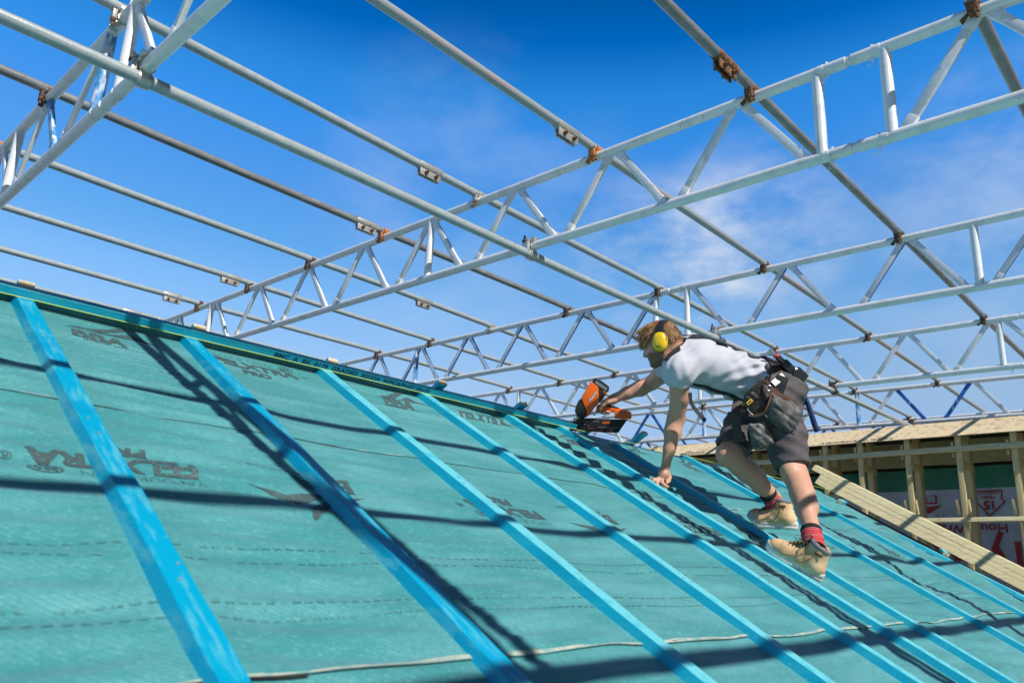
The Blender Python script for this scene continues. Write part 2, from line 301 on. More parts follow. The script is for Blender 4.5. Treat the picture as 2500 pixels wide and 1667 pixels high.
# two more tubes of the temporary roof that stand behind the photographer
for yy,zz,lab in ((-.45,ZP,'spare tube of the temporary roof behind the camera'),(-1.37,ZP,'spare tube of the temporary roof behind the camera'),(-.87,ZL,'spare tube of the temporary roof behind the camera')):
    mb=MB(); mb.tube([V(-2.2,yy,zz),V(12,yy+.03,zz)],TUBE,14)
    single('scaffold_tube',mb,M['galv'],lab,'scaffold tube','tubes running along the temporary roof')
# ---- couplers clamping tubes to beams
def coupler_mesh():
    mb=MB()
    # top half round the purlin (along x), bottom half round the chord (along y), tubes cross at the origin
    mb.tube([V(-.024,0,TUBE),V(.024,0,TUBE)],TUBE+.0065,16,0)
    mb.tube([V(0,-.024,-TUBE),V(0,.024,-TUBE)],TUBE+.0065,16,0)
    mb.box(V(-.042,0,0),(UX,V(0,1,0),V(0,0,1)),(.010,.020,.040),0)
    return mb
def coupler_bolt():
    mb=MB(); mb.tube([V(-.045,-.012,.01),V(-.045,-.012,-.078)],.0065,8,0); mb.tube([V(-.045,-.012,-.052),V(-.045,-.012,-.036)],.0135,6,0)
    mb.tube([V(-.045,-.012,.012),V(-.045,-.012,.024)],.0125,6,0)
    return mb
def coupler_flap():
    mb=MB(); mb.box(V(-.020,.030,-.046),(V(1,0,0),V(0,.8,-.6),V(0,.6,.8)),(.018,.026,.0045),0); mb.box(V(-.030,.0,-.050),(V(1,0,0),V(0,1,0),V(0,0,1)),(.022,.018,.006),0)
    return mb
CM=coupler_mesh().mesh('coupler_body',M['dark_rust'],(0,0,0),.003); CB=coupler_bolt().mesh('coupler_bolt',M['rust'],(0,0,0)); CFm=coupler_flap().mesh('coupler_flap',M['dark_rust'],(0,0,0),.002)
CMm={}
def coupler(pos, label, mk='dark_rust', flip=False):
    t=thing('tube_coupler',pos,label,'coupler','couplers clamping tubes to beams')
    def mm(me):
        if mk=='dark_rust': return me
        if (me.name,mk) not in CMm:
            c=me.copy(); c.materials.clear(); c.materials.append(M[mk]); CMm[(me.name,mk)]=c
        return CMm[(me.name,mk)]
    a=link('clamp_body',mm(CM),t); b=link('bolt',CB,t); f=link('clamp_flap',mm(CFm),t)
    if flip: t.rotation_euler=(math.pi,0,0)
    else:
        t.scale=(.86,.9,.86); t.rotation_euler=(random.uniform(-.06,.06),random.uniform(-.06,.06),random.uniform(-.05,.05))
    return t
PN={'Pa':'top right dark tube','Pb':'rusty sleeved tube','Pc':'red-tinged tube','Pd':'pale sleeved tube','Pe':'orange clamped tube','Pf':'fourth tube above ridge','Pg':'third tube above ridge','Ph':'second tube above ridge','Pi':'lowest tube above ridge'}
BN=['nearest left beam','big middle beam','beam by the worker\'s head','belt height beam','beam over the fascia','farthest beam']
SEEN={('Pa',1),('Pb',1),('Pc',1),('Pd',1),('Pe',1),('Pf',1),('Pg',1),('Ph',1),('Pi',1),('Pd',0),('Pe',0),('Pf',0),
 ('Pb',2),('Pc',2),('Pd',2),('Pe',2),('Pf',2),('Pg',2),('Ph',2),('Pi',2),('Pb',3),('Pc',3),('Pd',3),('Pe',3),('Pf',3),('Pg',3),('Ph',3),('Pb',4),('Pc',4),('Pd',4),('Pe',4),('Pf',4),('Pd',5),('Pe',5)}
CMAT={('Pe',1):'bright_rust',('Pc',1):'bright_rust',('Pf',1):'dark_rust',('Pd',0):'zinc',('Pd',1):'zinc',('Pf',2):'zinc',('Pf',0):'bright_rust',('Pb',1):'rust',('Pa',1):'rust',('Pi',1):'zinc'}
for nm in ('Pa','Pb','Pc','Pd','Pe','Pf','Pg','Ph','Pi'):
    f,z=PF[nm]
    for bi in range(6):
        if (nm,bi) not in SEEN: continue
        y=f(BX[bi](f(3))); x=BX[bi](y); look={'bright_rust':'bright orange rusty','zinc':'pale zinc','rust':'brown rusty','dark_rust':'dark rusty'}[CMAT.get((nm,bi),'dark_rust')]
        coupler(V(x,y,ZT+TUBE),f'{look} clamp where the {PN[nm]} crosses the {BN[bi]}',CMAT.get((nm,bi),'dark_rust'))
f,z=PF['Q1']
for bi in range(5):
    y=f(BX[bi](f(3))); x=BX[bi](y)
    coupler(V(x,y,ZB-TUBE),f'clamp where the low slung tube passes under the {BN[bi]}','zinc' if bi in(0,1,2) else 'dark_rust',flip=True)
# ================================================================== the roof slope
BAT=[.588,1.137,1.725,2.284,2.86,3.315,3.718,4.68,5.87]      # lower-left edge of every up-slope batten
def smooth(t): t=np.clip(t,0,1); return t*t*(3-2*t)
_pts=np.array(sorted(b+.025 for b in BAT)+[-.1,-.75,-1.4,-2.0,-2.6,6.9])
_ph=rng.uniform(0,6.28,12)
def sag(x,s):
    """height of the draped membrane over its boards: ripples across the slope, slack between battens"""
    x=np.asarray(x,float); s=np.asarray(s,float)
    d=np.min(np.abs(x[...,None]-_pts),axis=-1); k=smooth((d-.02)/.16)
    wide=smooth((x-4.3)/.8)
    per=.105
    ph=2.2*np.sin(x*2.3+_ph[0])+1.3*np.sin(x*4.1+s*2+_ph[1])+.5*np.sin(x*9+s*5)
    amp=(.0040+.0030*np.sin(x*1.7+s*1.3+_ph[2])+.002*np.sin(s*4.7+x*2+_ph[3]))*(1+.7*smooth((s-2.3)/.4))
    r=amp*np.sin(2*np.pi*s/per+ph)
    r2=.0022*np.sin(2*np.pi*s/.041+3*np.sin(x*5+_ph[4])+s*3)*np.clip(.5+np.sin(x*3.1+s*2.2),0,1)
    b=.006*np.sin(x*3.3+s*2.6+_ph[5])+.004*np.sin(x*1.9-s*6.1+_ph[6])
    sw=wide*(.016*np.sin(x*5.2+s*6.0+_ph[7])+.012*np.sin(s*11+2.5*np.sin(x*3)+_ph[8])+.010*np.sin(x*2.1-s*9+_ph[9]))
    top=smooth((RIDGE_S-s)/.12)
    return (k*(r+r2+b)+sw*smooth((d-.02)/.2)*smooth((s-1.25)/.6)-.004*k)*(.35+.65*top)
def roof_pts(x,s,h): 
    x=np.asarray(x,float)
    return x[...,None]*UX+(np.asarray(s)-S0)[...,None]*US+(np.asarray(h)-EYE_H)[...,None]*UN
def sheet(name,x0,x1,s0,s1,lift,label,edge=None):
    xs_=np.arange(x0,x1+1e-6,.026); ss=np.arange(s0,s1+1e-6,.0115)
    if edge: X,S=np.meshgrid(xs_,ss,indexing='ij'); S=S+edge(X)*smooth((s0+.2-S)/.2)
    else: X,S=np.meshgrid(xs_,ss,indexing='ij')
    Hh=sag(X,S)+lift*smooth(1-(S-s0)/.25)
    P=roof_pts(X,S,Hh).reshape(-1,3); n=len(ss)
    i,j=np.meshgrid(np.arange(len(xs_)-1),np.arange(n-1),indexing='ij'); a=(i*n+j).ravel()
    F=np.stack([a,a+n,a+n+1,a+1],1)
    o=roof((x0+x1)/2,s0,0)
    me=bpy.data.meshes.new(name); me.from_pydata((P-o).tolist(),[],F.tolist()); me.materials.append(M['membrane']); me.shade_smooth()
    t=link(name,me); t.location=tuple(o); tag(t,label,'roofing membrane','sheets of teal membrane on the roof slope')
    return t
LAP1,LAP2=1.305,2.372
edge1=lambda x: .005*np.sin(x*1.3+.5)+.002*np.sin(x*9)
edge2=lambda x: .004*np.sin(x*3)+.002*np.sin(x*17)
sh_top=sheet('membrane_sheet',-2.6,6.93,LAP2,RIDGE_S+.02,.002,'uppermost teal membrane sheet, printed with dark logos just under the ridge',edge2)
sh_mid=sheet('membrane_sheet',-2.6,6.93,LAP1,LAP2+.06,.004,'middle teal membrane sheet with upside-down logos, ending in a pale frayed edge',edge1)
sh_low=sheet('membrane_sheet',-2.6,7.0,-1.3,LAP1+.06,0,'lowest teal membrane sheet along the bottom of the photo')
LIFTF=lambda s: .002*smooth(1-(s-LAP2)/.25)*(s>=LAP2-.01)+.004*smooth(1-(s-LAP1)/.25)*((s<LAP2-.01)&(s>=LAP1-.02))
def onmembrane(x,s,up=.0015): 
    x=np.asarray(x,float); s=np.asarray(s,float); return roof_pts(x,s,sag(x,s)+LIFTF(s)+up)
def strip_mesh(x0,x1,sfun,wfun,up=.002,step=.02):
    mb=MB(); xs_=np.arange(x0,x1,step); s=sfun(xs_); w=wfun(xs_)
    A=onmembrane(xs_,s,up); B_=onmembrane(xs_,s+w,up); mb.add(list(A)+list(B_),[(i,i+1,len(xs_)+i+1,len(xs_)+i) for i in range(len(xs_)-1)]); return mb
part('frayed_edge',strip_mesh(-2.5,6.9,lambda x:LAP1+edge1(x)+.001,lambda x:.009+.004*np.sin(x*7)+.002*np.sin(x*31),.0015),M['strip'],sh_mid)
part('adhesive_line',strip_mesh(-2.5,.78,lambda x:LAP1+edge1(x)-.007+.002*np.sin(x*3),lambda x:.007+0*x,.001),M['black_tape'],sh_low)
part('lap_edge',strip_mesh(-2.5,6.8,lambda x:LAP2+edge2(x),lambda x:.004+.003*np.sin(x*5),.0012),M['slit'],sh_top)
def dashes(s0,x0,x1,per=.027,fill=.6,w=.0055,wob=.002,seed=1):
    mb=MB(); r=np.random.default_rng(seed); x=x0
    while x<x1:
        if r.random()>.06:
            xx=np.array([x,x+per*fill*.5,x+per*fill]); ss=s0+wob*np.sin(xx*3+seed); A=onmembrane(xx,ss); B_=onmembrane(xx,ss+w)
            mb.add(list(A)+list(B_),[(0,1,4,3),(1,2,5,4)])
        x+=per if r.random()>.015 else per*3
    return mb
DM=MB()
for k,(s0,x0,x1) in enumerate(((1.705,.2,6.4),(1.661,-.6,6.6),(1.516,-.6,6.0),(1.471,-.6,6.6))):
    d=dashes(s0,x0,x1,seed=k+1); DM.add(d.v,d.f)
part('dashed_guide_lines',DM,M['print_faint'],sh_mid)
d2=MB()
for k,(s0,x0,x1) in enumerate(((2.60,-.6,6.0),(2.80,-.4,4.0))):
    d=dashes(s0,x0,x1,fill=.5,w=.003,seed=k+9); d2.add(d.v,d.f)
part('dashed_guide_lines',d2,M['print_faint'],sh_top)
# ---- printing
def text_tris(txt,size=1.0,offset=0.0,shear=0.0,align='LEFT'):
    c=bpy.data.curves.new('lettering','FONT'); c.body=txt; c.size=size; c.offset=offset; c.shear=shear; c.align_x=align; c.resolution_u=3
    o=bpy.data.objects.new('lettering',c); COL.objects.link(o)
    dg=bpy.context.evaluated_depsgraph_get(); me=o.evaluated_get(dg).to_mesh()
    me.calc_loop_triangles(); v=np.array([x.co[:2] for x in me.vertices]).reshape(-1,2); t=[tuple(x.vertices) for x in me.loop_triangles]
    o.evaluated_get(dg).to_mesh_clear(); bpy.data.objects.remove(o); bpy.data.curves.remove(c)
    return v,t
def poly_tris(poly):
    c=[Vector((a,b,0)) for a,b in poly]
    from mathutils.geometry import tessellate_polygon
    return np.array(poly,float),[tuple(t) for t in tessellate_polygon([c])]
def refine(v,t,mx):
    v=[tuple(p) for p in v]; out=[]; st=list(t); mid={}
    def m(a,b):
        k=(min(a,b),max(a,b))
        if k not in mid: v.append(((v[a][0]+v[b][0])/2,(v[a][1]+v[b][1])/2)); mid[k]=len(v)-1
        return mid[k]
    while st:
        a,b,c=st.pop(); L_=[(math.dist(v[a],v[b]),a,b,c),(math.dist(v[b],v[c]),b,c,a),(math.dist(v[c],v[a]),c,a,b)]; L_.sort(); l,p,q,r=L_[-1]
        if l<mx: out.append((a,b,c)); continue
        k=m(p,q); st += [(p,k,r),(k,q,r)]
    return np.array(v),out
def lay(mb,vt,fn,mx=None,mtl=0):
    v,t=vt
    if mx: v,t=refine(v,t,mx)
    P=fn(v); mb.add(list(P),t,mtl)
def printed(x0,s0,sc=1.0,flip=False):
    def fn(v):
        a=np.asarray(v)*sc
        return onmembrane(x0-a[:,0],s0-a[:,1]) if flip else onmembrane(x0+a[:,0],s0+a[:,1])
    return fn
SW1=[(0,.03),(.06,.055),(.13,.085),(.20,.155),(.215,.165),(.205,.115),(.13,.06),(.07,.04)]
SW2=[(.06,.028),(.14,.05),(.22,.095),(.24,.09),(.31,.03),(.33,.018),(.24,.055),(.17,.035)]
def logo_mark(mb,fn):
    lay(mb,poly_tris(SW1),fn,.012); lay(mb,poly_tris(SW2),fn,.012)
    v,t=text_tris('BBA',.095,.004,.15); v[:,0]+=.0; v[:,1]-=.062; lay(mb,(v,t),fn,.012)
    v,t=text_tris('APPROVED  CERTIFICATE  01/3808',.017); v[:,0]+=.03; v[:,1]-=.088; lay(mb,(v,t),fn)
def brand_mark(mb,fn):
    v,t=text_tris('VAPOUR OPEN',.040,-.0012); v[:,1]+=.075; lay(mb,(v,t),fn)
    a=np.linspace(0,2*np.pi,25)[:-1]
    mb2=[( .335+.034*math.cos(q),.085+.022*math.sin(q)) for q in a]; mb3=[(.335+.030*math.cos(q),.085+.018*math.sin(q)) for q in a]
    v=np.array(mb2+mb3); t=[]; n=len(a)
    for i in range(n): j=(i+1)%n; t+=[(i,j,n+i),(j,n+j,n+i)]
    lay(mb,(v,t),fn); v,t=text_tris('BBA',.024,.0006); v[:,0]+=.312; v[:,1]+=.077; lay(mb,(v,t),fn)
    v,t=text_tris('FELXTRA',.088,.004,.12); v[:,1]-=.0; lay(mb,(v,t),fn,.012)
    v,t=text_tris('®',.035); v[:,0]+=.385; v[:,1]+=.02; lay(mb,(v,t),fn)
    v,t=text_tris('PRO',.062,.003,.12); v[:,0]+=.10; v[:,1]-=.062; lay(mb,(v,t),fn,.012)
for k in range(6):
    mb=MB(); x=.72+1.24*k
    if x<6: logo_mark(mb,printed(x,3.03)); part('printed_logo',mb,M['print'],sh_top)
    mb=MB(); x=1.215+1.24*k
    if x<5: brand_mark(mb,printed(x,3.045)); part('printed_lettering',mb,M['print'],sh_top)
    mb=MB(); x=.82+1.24*k
    if x<6: brand_mark(mb,printed(x,2.005+.06,1.0,True)); part('printed_lettering',mb,M['print'],sh_mid)
    mb=MB(); x=1.27+1.24*k
    if x<6: logo_mark(mb,printed(x,2.02,1.05,True)); part('printed_logo',mb,M['print'],sh_mid)
# ---- battens running up the slope
BATL=['glossy blue batten nearest the camera at far left','pale topped blue batten, second from the left, crossed by double shadows','third blue batten from the left','fourth blue batten from the left','fifth blue batten from the left, its head under the ridge batten beside the nail gun',
 'blue batten gripped by the worker\'s left hand and under his front boot','blue batten under the worker\'s rear boot, starting short of the ridge','blue batten running past the worker\'s bent knee','blue batten farthest right with a free top end']
def batten_mesh(x0,s0,s1,w=.05,t=.025,lift=0.002,seed=0,dx=0.0):
    r=np.random.default_rng(seed); mb=MB(); n=max(4,int((s1-s0)/.045)); rings=[]
    wl=r.normal(0,.0009,(n+1,4)); 
    for k in range(4): wl[:,k]=np.convolve(wl[:,k],[.25,.5,.25],'same')*1.3
    for i in range(n+1):
        s=s0+(s1-s0)*i/n; x=x0+dx*(s-s0); chip=(.003 if r.random()<.05 else 0)
        bow=.0025*math.sin(s*1.1+seed)
        rings.append([roof(x-.009+bow+wl[i,0],s,lift-.004),roof(x+w+bow+wl[i,1],s,lift-.004),roof(x+w+bow+wl[i,1],s,lift+t+wl[i,2]*.7),roof(x+bow+wl[i,0]+chip,s,lift+t+wl[i,3]*.7-chip*.6)])
    mb.loft(rings); return mb
for i,x0 in enumerate(BAT):
    top={4:3.20,5:3.215,6:3.085,7:3.215,8:3.215}.get(i,3.20)
    mb=batten_mesh(x0,-1.25,top,seed=i+3,dx={0:.0}.get(i,0))
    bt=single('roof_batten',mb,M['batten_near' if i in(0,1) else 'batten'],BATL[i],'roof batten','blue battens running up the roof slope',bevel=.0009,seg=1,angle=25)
    mb=MB(); r5=np.random.default_rng(i+50)
    for sN in np.arange(.35,top-.05,.6):
        for q in (0,.045):
            p=roof(x0+.025+r5.uniform(-.010,.010),sN+q+r5.uniform(-.02,.02),.0275); mb.tube([p,p+UN*.0012],.0034,8)
    nl=link('nail_heads',mb.mesh('nail_heads',M['zinc'],bt.location)); nl.parent=bt
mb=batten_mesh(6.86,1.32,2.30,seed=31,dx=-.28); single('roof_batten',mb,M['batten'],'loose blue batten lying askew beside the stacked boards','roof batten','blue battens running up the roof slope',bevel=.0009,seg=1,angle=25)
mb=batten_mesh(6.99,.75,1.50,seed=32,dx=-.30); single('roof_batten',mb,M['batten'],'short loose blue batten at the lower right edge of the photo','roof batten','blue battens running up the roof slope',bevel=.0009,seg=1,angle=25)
# ---- ridge batten with its grading stamp, lying across the batten heads
rb=thing('ridge_batten',roof(.5,RIDGE_S-.02,.027),'dark blue ridge batten stamped with black lettering along the top of the slope','ridge batten')
mb=MB(); rings=[]
for x in np.arange(-2.6,3.505,.06):
    j=rng.normal(0,.0006,4); h0=.0285; h1=.0555; sA=3.172; sB=3.222
    rings.append([roof(x,sA+j[0],h0),roof(x,sB,h0),roof(x,sB+j[1],h1),roof(x,sA+j[2],h1+j[3])])
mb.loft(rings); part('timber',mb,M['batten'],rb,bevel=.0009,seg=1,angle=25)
mb=MB(); v,t=text_tris('BMC  A  BK  0178  GRADED  BS5534  WPCA/PNSY 25x50',.024,.0006,.1)
wd=v[:,0].max(); v[:,0]*=(2.33-1.50)/wd
fr=lambda v: roof_pts(1.50+np.asarray(v)[:,0],np.full(len(v),3.1712-.0006),.0335+np.asarray(v)[:,1])
lay(mb,(v,t),fr); part('grading_stamp',mb,M['black_ink'],rb)
mb=MB(); xs_=np.arange(-2.6,3.5,.1); mb.loft([[roof(x,3.205,-.004),roof(x,3.222,-.004),roof(x,3.222,.0275),roof(x,3.205,.0275)] for x in xs_]); part('gap_filler',mb,M['membrane'],rb)  # added strip that closes the gap under the batten so it reads dark
# string line along the ridge
mb=MB(); xs_=np.linspace(-2.6,7.3,60); mb.tube([roof(x,3.160,.031+.0-.004*math.sin((x-3.5)/3.8*3.14)*(x>3.5)) for x in xs_],.0013,6)
single('string_line',mb,M['string'],'thin yellow string line stretched along the ridge','string line')
# heads of the battens on the far slope, sticking up over the ridge
far=V(0,-CP,SP)
STUB=[(.615,0,'cut pale end of a far-slope batten above the leftmost batten head'),(1.20,0,'cut pale end of a far-slope batten above the second batten head'),(1.80,0,'cut pale end of a far-slope batten at the stamped end of the ridge batten'),(2.41,.05,'blue far-slope batten head poking up over the ridge left of the gun'),(3.00,.05,'blue far-slope batten head poking up over the ridge nearest the gun'),(3.66,.04,'blue batten head sticking up under the nail gun magazine'),(4.15,.07,'blue batten head standing clear of the ridge between gun and arm')]
for x,ex,lab in STUB:
    top=roof(x,RIDGE_S+.012,.062)+far*ex*.75
    t=thing('batten_head',top-far*.55,lab,'batten head','heads of the far-slope battens')
    up=V(0,SP,CP)
    mb=MB(); mb.bar(top-far*1.4,top-far*.0005,up,.05,.025); part('timber',mb,M['batten'],t,bevel=.0012,seg=1)
    mb=MB(); mb.bar(top-far*.0006,top+far*.0012,up,.0485,.0235); part('cut_end',mb,M['endgrain'],t)
# small offcuts by the boards
for (x,s,rz,lab) in ((6.93,2.06,.5,'short blue batten offcut with an orange cut end, lying by the boards'),(6.75,2.86,.15,'small blue offcut lying below the upper end of the boards')):
    d=math.cos(rz)*UX+math.sin(rz)*US; c=roof(x,s,.03)
    t=thing('timber_offcut',c-UN*.014,lab,'offcut'); mb=MB(); mb.bar(c-d*.075,c+d*.075,UN,.05,.025); part('timber',mb,M['batten'],t,bevel=.0015)
    mb=MB(); mb.bar(c-d*.0765,c-d*.075,UN,.0485,.0235); part('cut_end',mb,M['endgrain'],t)
# far slope, deck edges and walls under the roof
mb=MB(); a=roof(-2.6,RIDGE_S-.01,-.06); b=roof(6.98,RIDGE_S-.01,-.06); dn=V(0,CP,-SP)*4.6
mb.add([a,b,b+dn,a+dn],[(0,1,2,3)]); single('membrane_sheet',mb,M['membrane'],'teal membrane on the far slope behind the ridge','roofing membrane')
mb=MB(); e0=roof(-2.55,-1.28,-.03); ridge=roof(-2.55,RIDGE_S,-.09)
yA=e0[1]+.1; zA=e0[2]-.02; yR=ridge[1]; zR=ridge[2]; yB=yR+(yR-yA)
poly=[(yA,-LIFT),(yB,-LIFT),(yB,zA-.05),(yR,zR-.05),(yA,zA-.05)]
mb.loft([[V(x,p,q) for p,q in poly] for x in (-2.5,6.9)]); hb=single('house_wall',mb,M['brick'],'rendered walls of the house under the roof','house')
# ================================================================== boards and wing at the right
st=[('top board of the three long pine boards stacked along the roof edge',.098,.056),('middle board of the three long pine boards',.057,.040),('bottom board of the three long pine boards stacked along the roof edge',.0,.056)]
for (lab,h,dh) in st:
    T_=h+dh
    mb=MB(); xx=7.40+.0015*(h>.05); rings=[]
    for s in np.linspace(.2,3.40 if h<.09 else 3.50,18):
        j=.0015*math.sin(s*3+h*30); ln=lambda q: .42*q; rings.append([roof(xx+j+ln(h),s,h+.0015),roof(xx+.10+ln(h),s,h+.0015),roof(xx+.10+ln(T_),s,T_),roof(xx+j+ln(T_),s,T_)])
    mb.loft(rings); single('long_board',mb,M['pine'],lab,'timber board','three long boards stacked along the roof edge',bevel=.0015,seg=1,angle=22)
mb=MB(); mb.add([roof(6.9,-1.2,-.05),roof(7.6,-1.2,-.05),roof(7.6,3.2,-.05),roof(6.9,3.2,-.05)],[(0,1,2,3)]); single('shade_gap_sheet',mb,M['black_tape'],'black sheet standing in for the shaded gap between membrane and stacked boards','shaded gap')  # black sheet painted in for the shade in the gap below the boards
t=thing('upright_batten',V(7.25,3.0,.5),'short blue batten standing upright behind the worker\'s front knee','batten')
mb=MB(); mb.bar(V(7.25,2.985,.55),V(7.25,3.01,1.09),UX,.05,.025); part('timber',mb,M['batten'],t,bevel=.002)
mb=MB(); 
for q in (-.012,.016): mb.tube([V(7.24,3.01+q,1.085),V(7.24,3.008+q,1.10),V(7.235,2.99+q,1.112)],.003,6)
part('wire_hook',mb,M['black_tape'],t)
WX=8.80
t=thing('fascia_board',V(WX,2.6,1.40),'strand board fascia of the next wing, in full sun, with black stamp','fascia board')
mb=MB(); lean=.19
mb.add([V(WX,-1.5,1.46),V(WX,6.2,1.335),V(WX+lean,6.2,1.505),V(WX+lean,-1.5,1.645),V(WX+.02,-1.5,1.455),V(WX+.02,6.2,1.33),V(WX+.02+lean,6.2,1.50),V(WX+.02+lean,-1.5,1.64)],[(0,1,2,3),(4,7,6,5),(0,4,5,1),(3,2,6,7),(0,3,7,4),(1,5,6,2)])
part('board',mb,M['osb'],t)
def stamp(txt,y_left,zf,h,w):
    mb=MB(); v,tr=text_tris(txt,h,.0008,.1); v=v.copy(); v[:,0]*=w/v[:,0].max()
    def fn(v):
        y=y_left-np.asarray(v)[:,0]; zb=1.46+(y+1.5)*(1.335-1.46)/7.7; zz=zb+.012+np.asarray(v)[:,1]*.98
        return np.stack([WX+lean*(zz-zb)/.172-.0015,y,zz],1)
    lay(mb,(v,tr),fn); return mb
part('board_stamp',stamp('P5  OSB/3 EN13986 2019  BK 21-0474  THD 0821784 RA',3.45,0,.034,.78),M['black_ink'],t)
part('board_stamp',stamp('@emuc',5.25,0,.075,.30),M['black_ink'],t)
# roof deck and eaves of the wing
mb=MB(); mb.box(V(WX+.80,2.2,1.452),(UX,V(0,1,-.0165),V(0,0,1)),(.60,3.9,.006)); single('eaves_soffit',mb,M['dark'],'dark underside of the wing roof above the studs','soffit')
mb=MB(); mb.add([V(WX+.06,-1.5,1.67),V(WX+.06,6.2,1.53),V(WX+5,6.2,3.3),V(WX+5,-1.5,3.3)],[(0,1,2,3)])
# studs with packers
for k,y in enumerate((4.43,3.94,3.45,3.06,2.57,2.08,1.59,1.10,.61)):
    lab=['stud farthest left behind the worker','second stud behind the worker\'s knee','stud just right of the worker\'s shorts','stud right of the upright blue batten','stud with low packers where the lower rail begins','stud crossing the upside-down lettering','stud at the right edge beside the warranty badge','stud out at the right','stud out at the right','stud out at the right','stud out at the right'][k]
    t=thing('wall_stud',V(WX+.12,y,-2.0),'pale timber '+lab,'stud','studs of the unfinished wing wall')
    mb=MB(); mb.bar(V(WX+.12,y,-2.2),V(WX+.075,y-.02,1.42),UX,.055,.04); part('post',mb,M['pine_shade'],t,bevel=.003)
    mb=MB(); mb.bar(V(WX+.36,y-.03,-2.2),V(WX+.36,y-.03,1.44),UX,.06,.12); part('rear_post',mb,M['pine_shade'],t,bevel=.003)
    for sgn in (-1,1):
        mb=MB(); mb.bar(V(WX+.10,y+sgn*.042,1.19),V(WX+.10,y+sgn*.042,1.345),UX,.024,.03); part('packer',mb,M['pine_shade'],t,bevel=.002)
    if y<2.8:
        for sgn in (-1,1):
            mb=MB(); mb.bar(V(WX+.085,y+sgn*.046-.01,.61),V(WX+.085,y+sgn*.046,.76),UX,.034,.035); part('packer',mb,M['pine_shade'],t,bevel=.002)
    mb=MB(); mb.bar(V(WX+.12,y-.02,1.13),V(WX+.42,y-.05,1.10),V(0,0,1),.04,.07); part('noggin',mb,M['pine_shade'],t,bevel=.002)
mb=MB(); mb.bar(V(WX+.05,5.9,1.185),V(WX+.05,-1.3,1.345),V(-.85,0,.5),.062,.022); single('timber_rail',mb,M['pine'],'upper pale rail nailed across the studs under the fascia','rail',bevel=.003)
mb=MB(); mb.bar(V(WX+.06,2.58,.543),V(WX+.06,-1.3,.645),V(-.85,0,.5),.05,.022); single('timber_rail',mb,M['pine'],'lower pale rail nailed across the studs, ending at the stacked boards','rail',bevel=.003)
# the wing wall with its wraps
WW=9.40
t=thing('wing_wall',V(WW+.1,2,-LIFT),'shaded wall of the next wing in white house wrap with upside-down red lettering','wall')
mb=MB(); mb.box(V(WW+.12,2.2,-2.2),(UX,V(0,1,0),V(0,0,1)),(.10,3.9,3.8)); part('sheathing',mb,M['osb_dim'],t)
def wallstrip(z0,z1,off):
    mb=MB(); ys=np.linspace(-1.6,6,120); zz=np.linspace(0,1,14); vs=[]; fs=[]
    for a in ys:
        sl_=-.028*(a-2.5)
        for b in zz: vs.append(V(WW-off+.006*math.sin(a*9+b*5)*math.sin(b*6+a*2),a,z0+sl_+(z1-z0)*b))
    for i in range(119):
        for j in range(13): k=i*14+j; fs.append((k,k+1,k+15,k+14))
    mb.add(vs,fs); return mb
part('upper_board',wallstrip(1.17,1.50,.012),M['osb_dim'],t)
part('dark_joint',wallstrip(1.135,1.175,.014),M['dark'],t)
part('green_membrane',wallstrip(.90,1.14,.012),M['wrap_green'],t)
part('house_wrap',wallstrip(-2.5,.905,.022),M['wrap'],t)
def wallprint(y0,z0,sc=1.0):
    def fn(v):
        a=np.asarray(v)*sc; y=y0+a[:,0]; return np.stack([np.full(len(a),WW-.033),y,z0-a[:,1]-.028*(y-y0)],1)
    return fn
mb=MB()
fn=wallprint(1.80,.555); v,tr=text_tris('HouseWrap',.125,.002); v=v.copy(); v[:,0]*=.70/v[:,0].max(); lay(mb,(v,tr),fn)
fn=wallprint(1.62,.375); v,tr=text_tris('Tyvek',.40,.008); v=v.copy(); v[:,0]*=.95/v[:,0].max(); lay(mb,(v,tr),fn)
fn=wallprint(1.885,.785); v,tr=text_tris('15',.115,.006); lay(mb,(v,tr),fn)
fn=wallprint(1.88,.84); v,tr=text_tris('YEARS',.048,.001); lay(mb,(v,tr),fn)
fn=wallprint(1.845,.882); v,tr=text_tris('WARRANTY',.036,.0006); lay(mb,(v,tr),fn)
# badge outline, pointing down as it hangs upside down
out=[(1.82,.895),(2.06,.885),(2.06,.77),(1.955,.63),(1.80,.78),(1.83,.80)]
for i in range(len(out)):
    p=V(WW-.033,*out[i]); q=V(WW-.033,*out[(i+1)%len(out)]); mb.bar(p,q,UX,.013,.002)
fn=wallprint(2.42,.755); v,tr=text_tris('BBA',.10,.004); 
bk=[(2.44,.85),(2.60,.845),(2.60,.755),(2.44,.76)]
mb.loft([[V(WW-.036,a,b) for a,b in bk],[V(WW-.034,a,b) for a,b in bk]])
tri=[(2.40,.742),(2.86,.70),(2.52,.655)]; mb.loft([[V(WW-.036,a,b) for a,b in tri],[V(WW-.034,a,b) for a,b in tri]])
r2=np.random.default_rng(4)
for q in range(26):
    y,z=r2.uniform(1.2,3.0),r2.uniform(-.2,.88); mb.loft([[V(WW-.034,y+a,z+b) for a,b in ((0,.012),(.012,0),(0,-.006),(-.01,.0))],[V(WW-.033,y+a,z+b) for a,b in ((0,.012),(.012,0),(0,-.006),(-.01,.0))]])
part('red_lettering',mb,M['wrap_red'],t)
mb=MB(); fn=lambda v: np.stack([np.full(len(v),WW-.0385),2.455+np.asarray(v)[:,0],.837-np.asarray(v)[:,1]-.0],1)
v,tr=text_tris('BE',.085,.004); lay(mb,(v,tr),fn); part('pale_lettering',mb,M['wrap'],t)
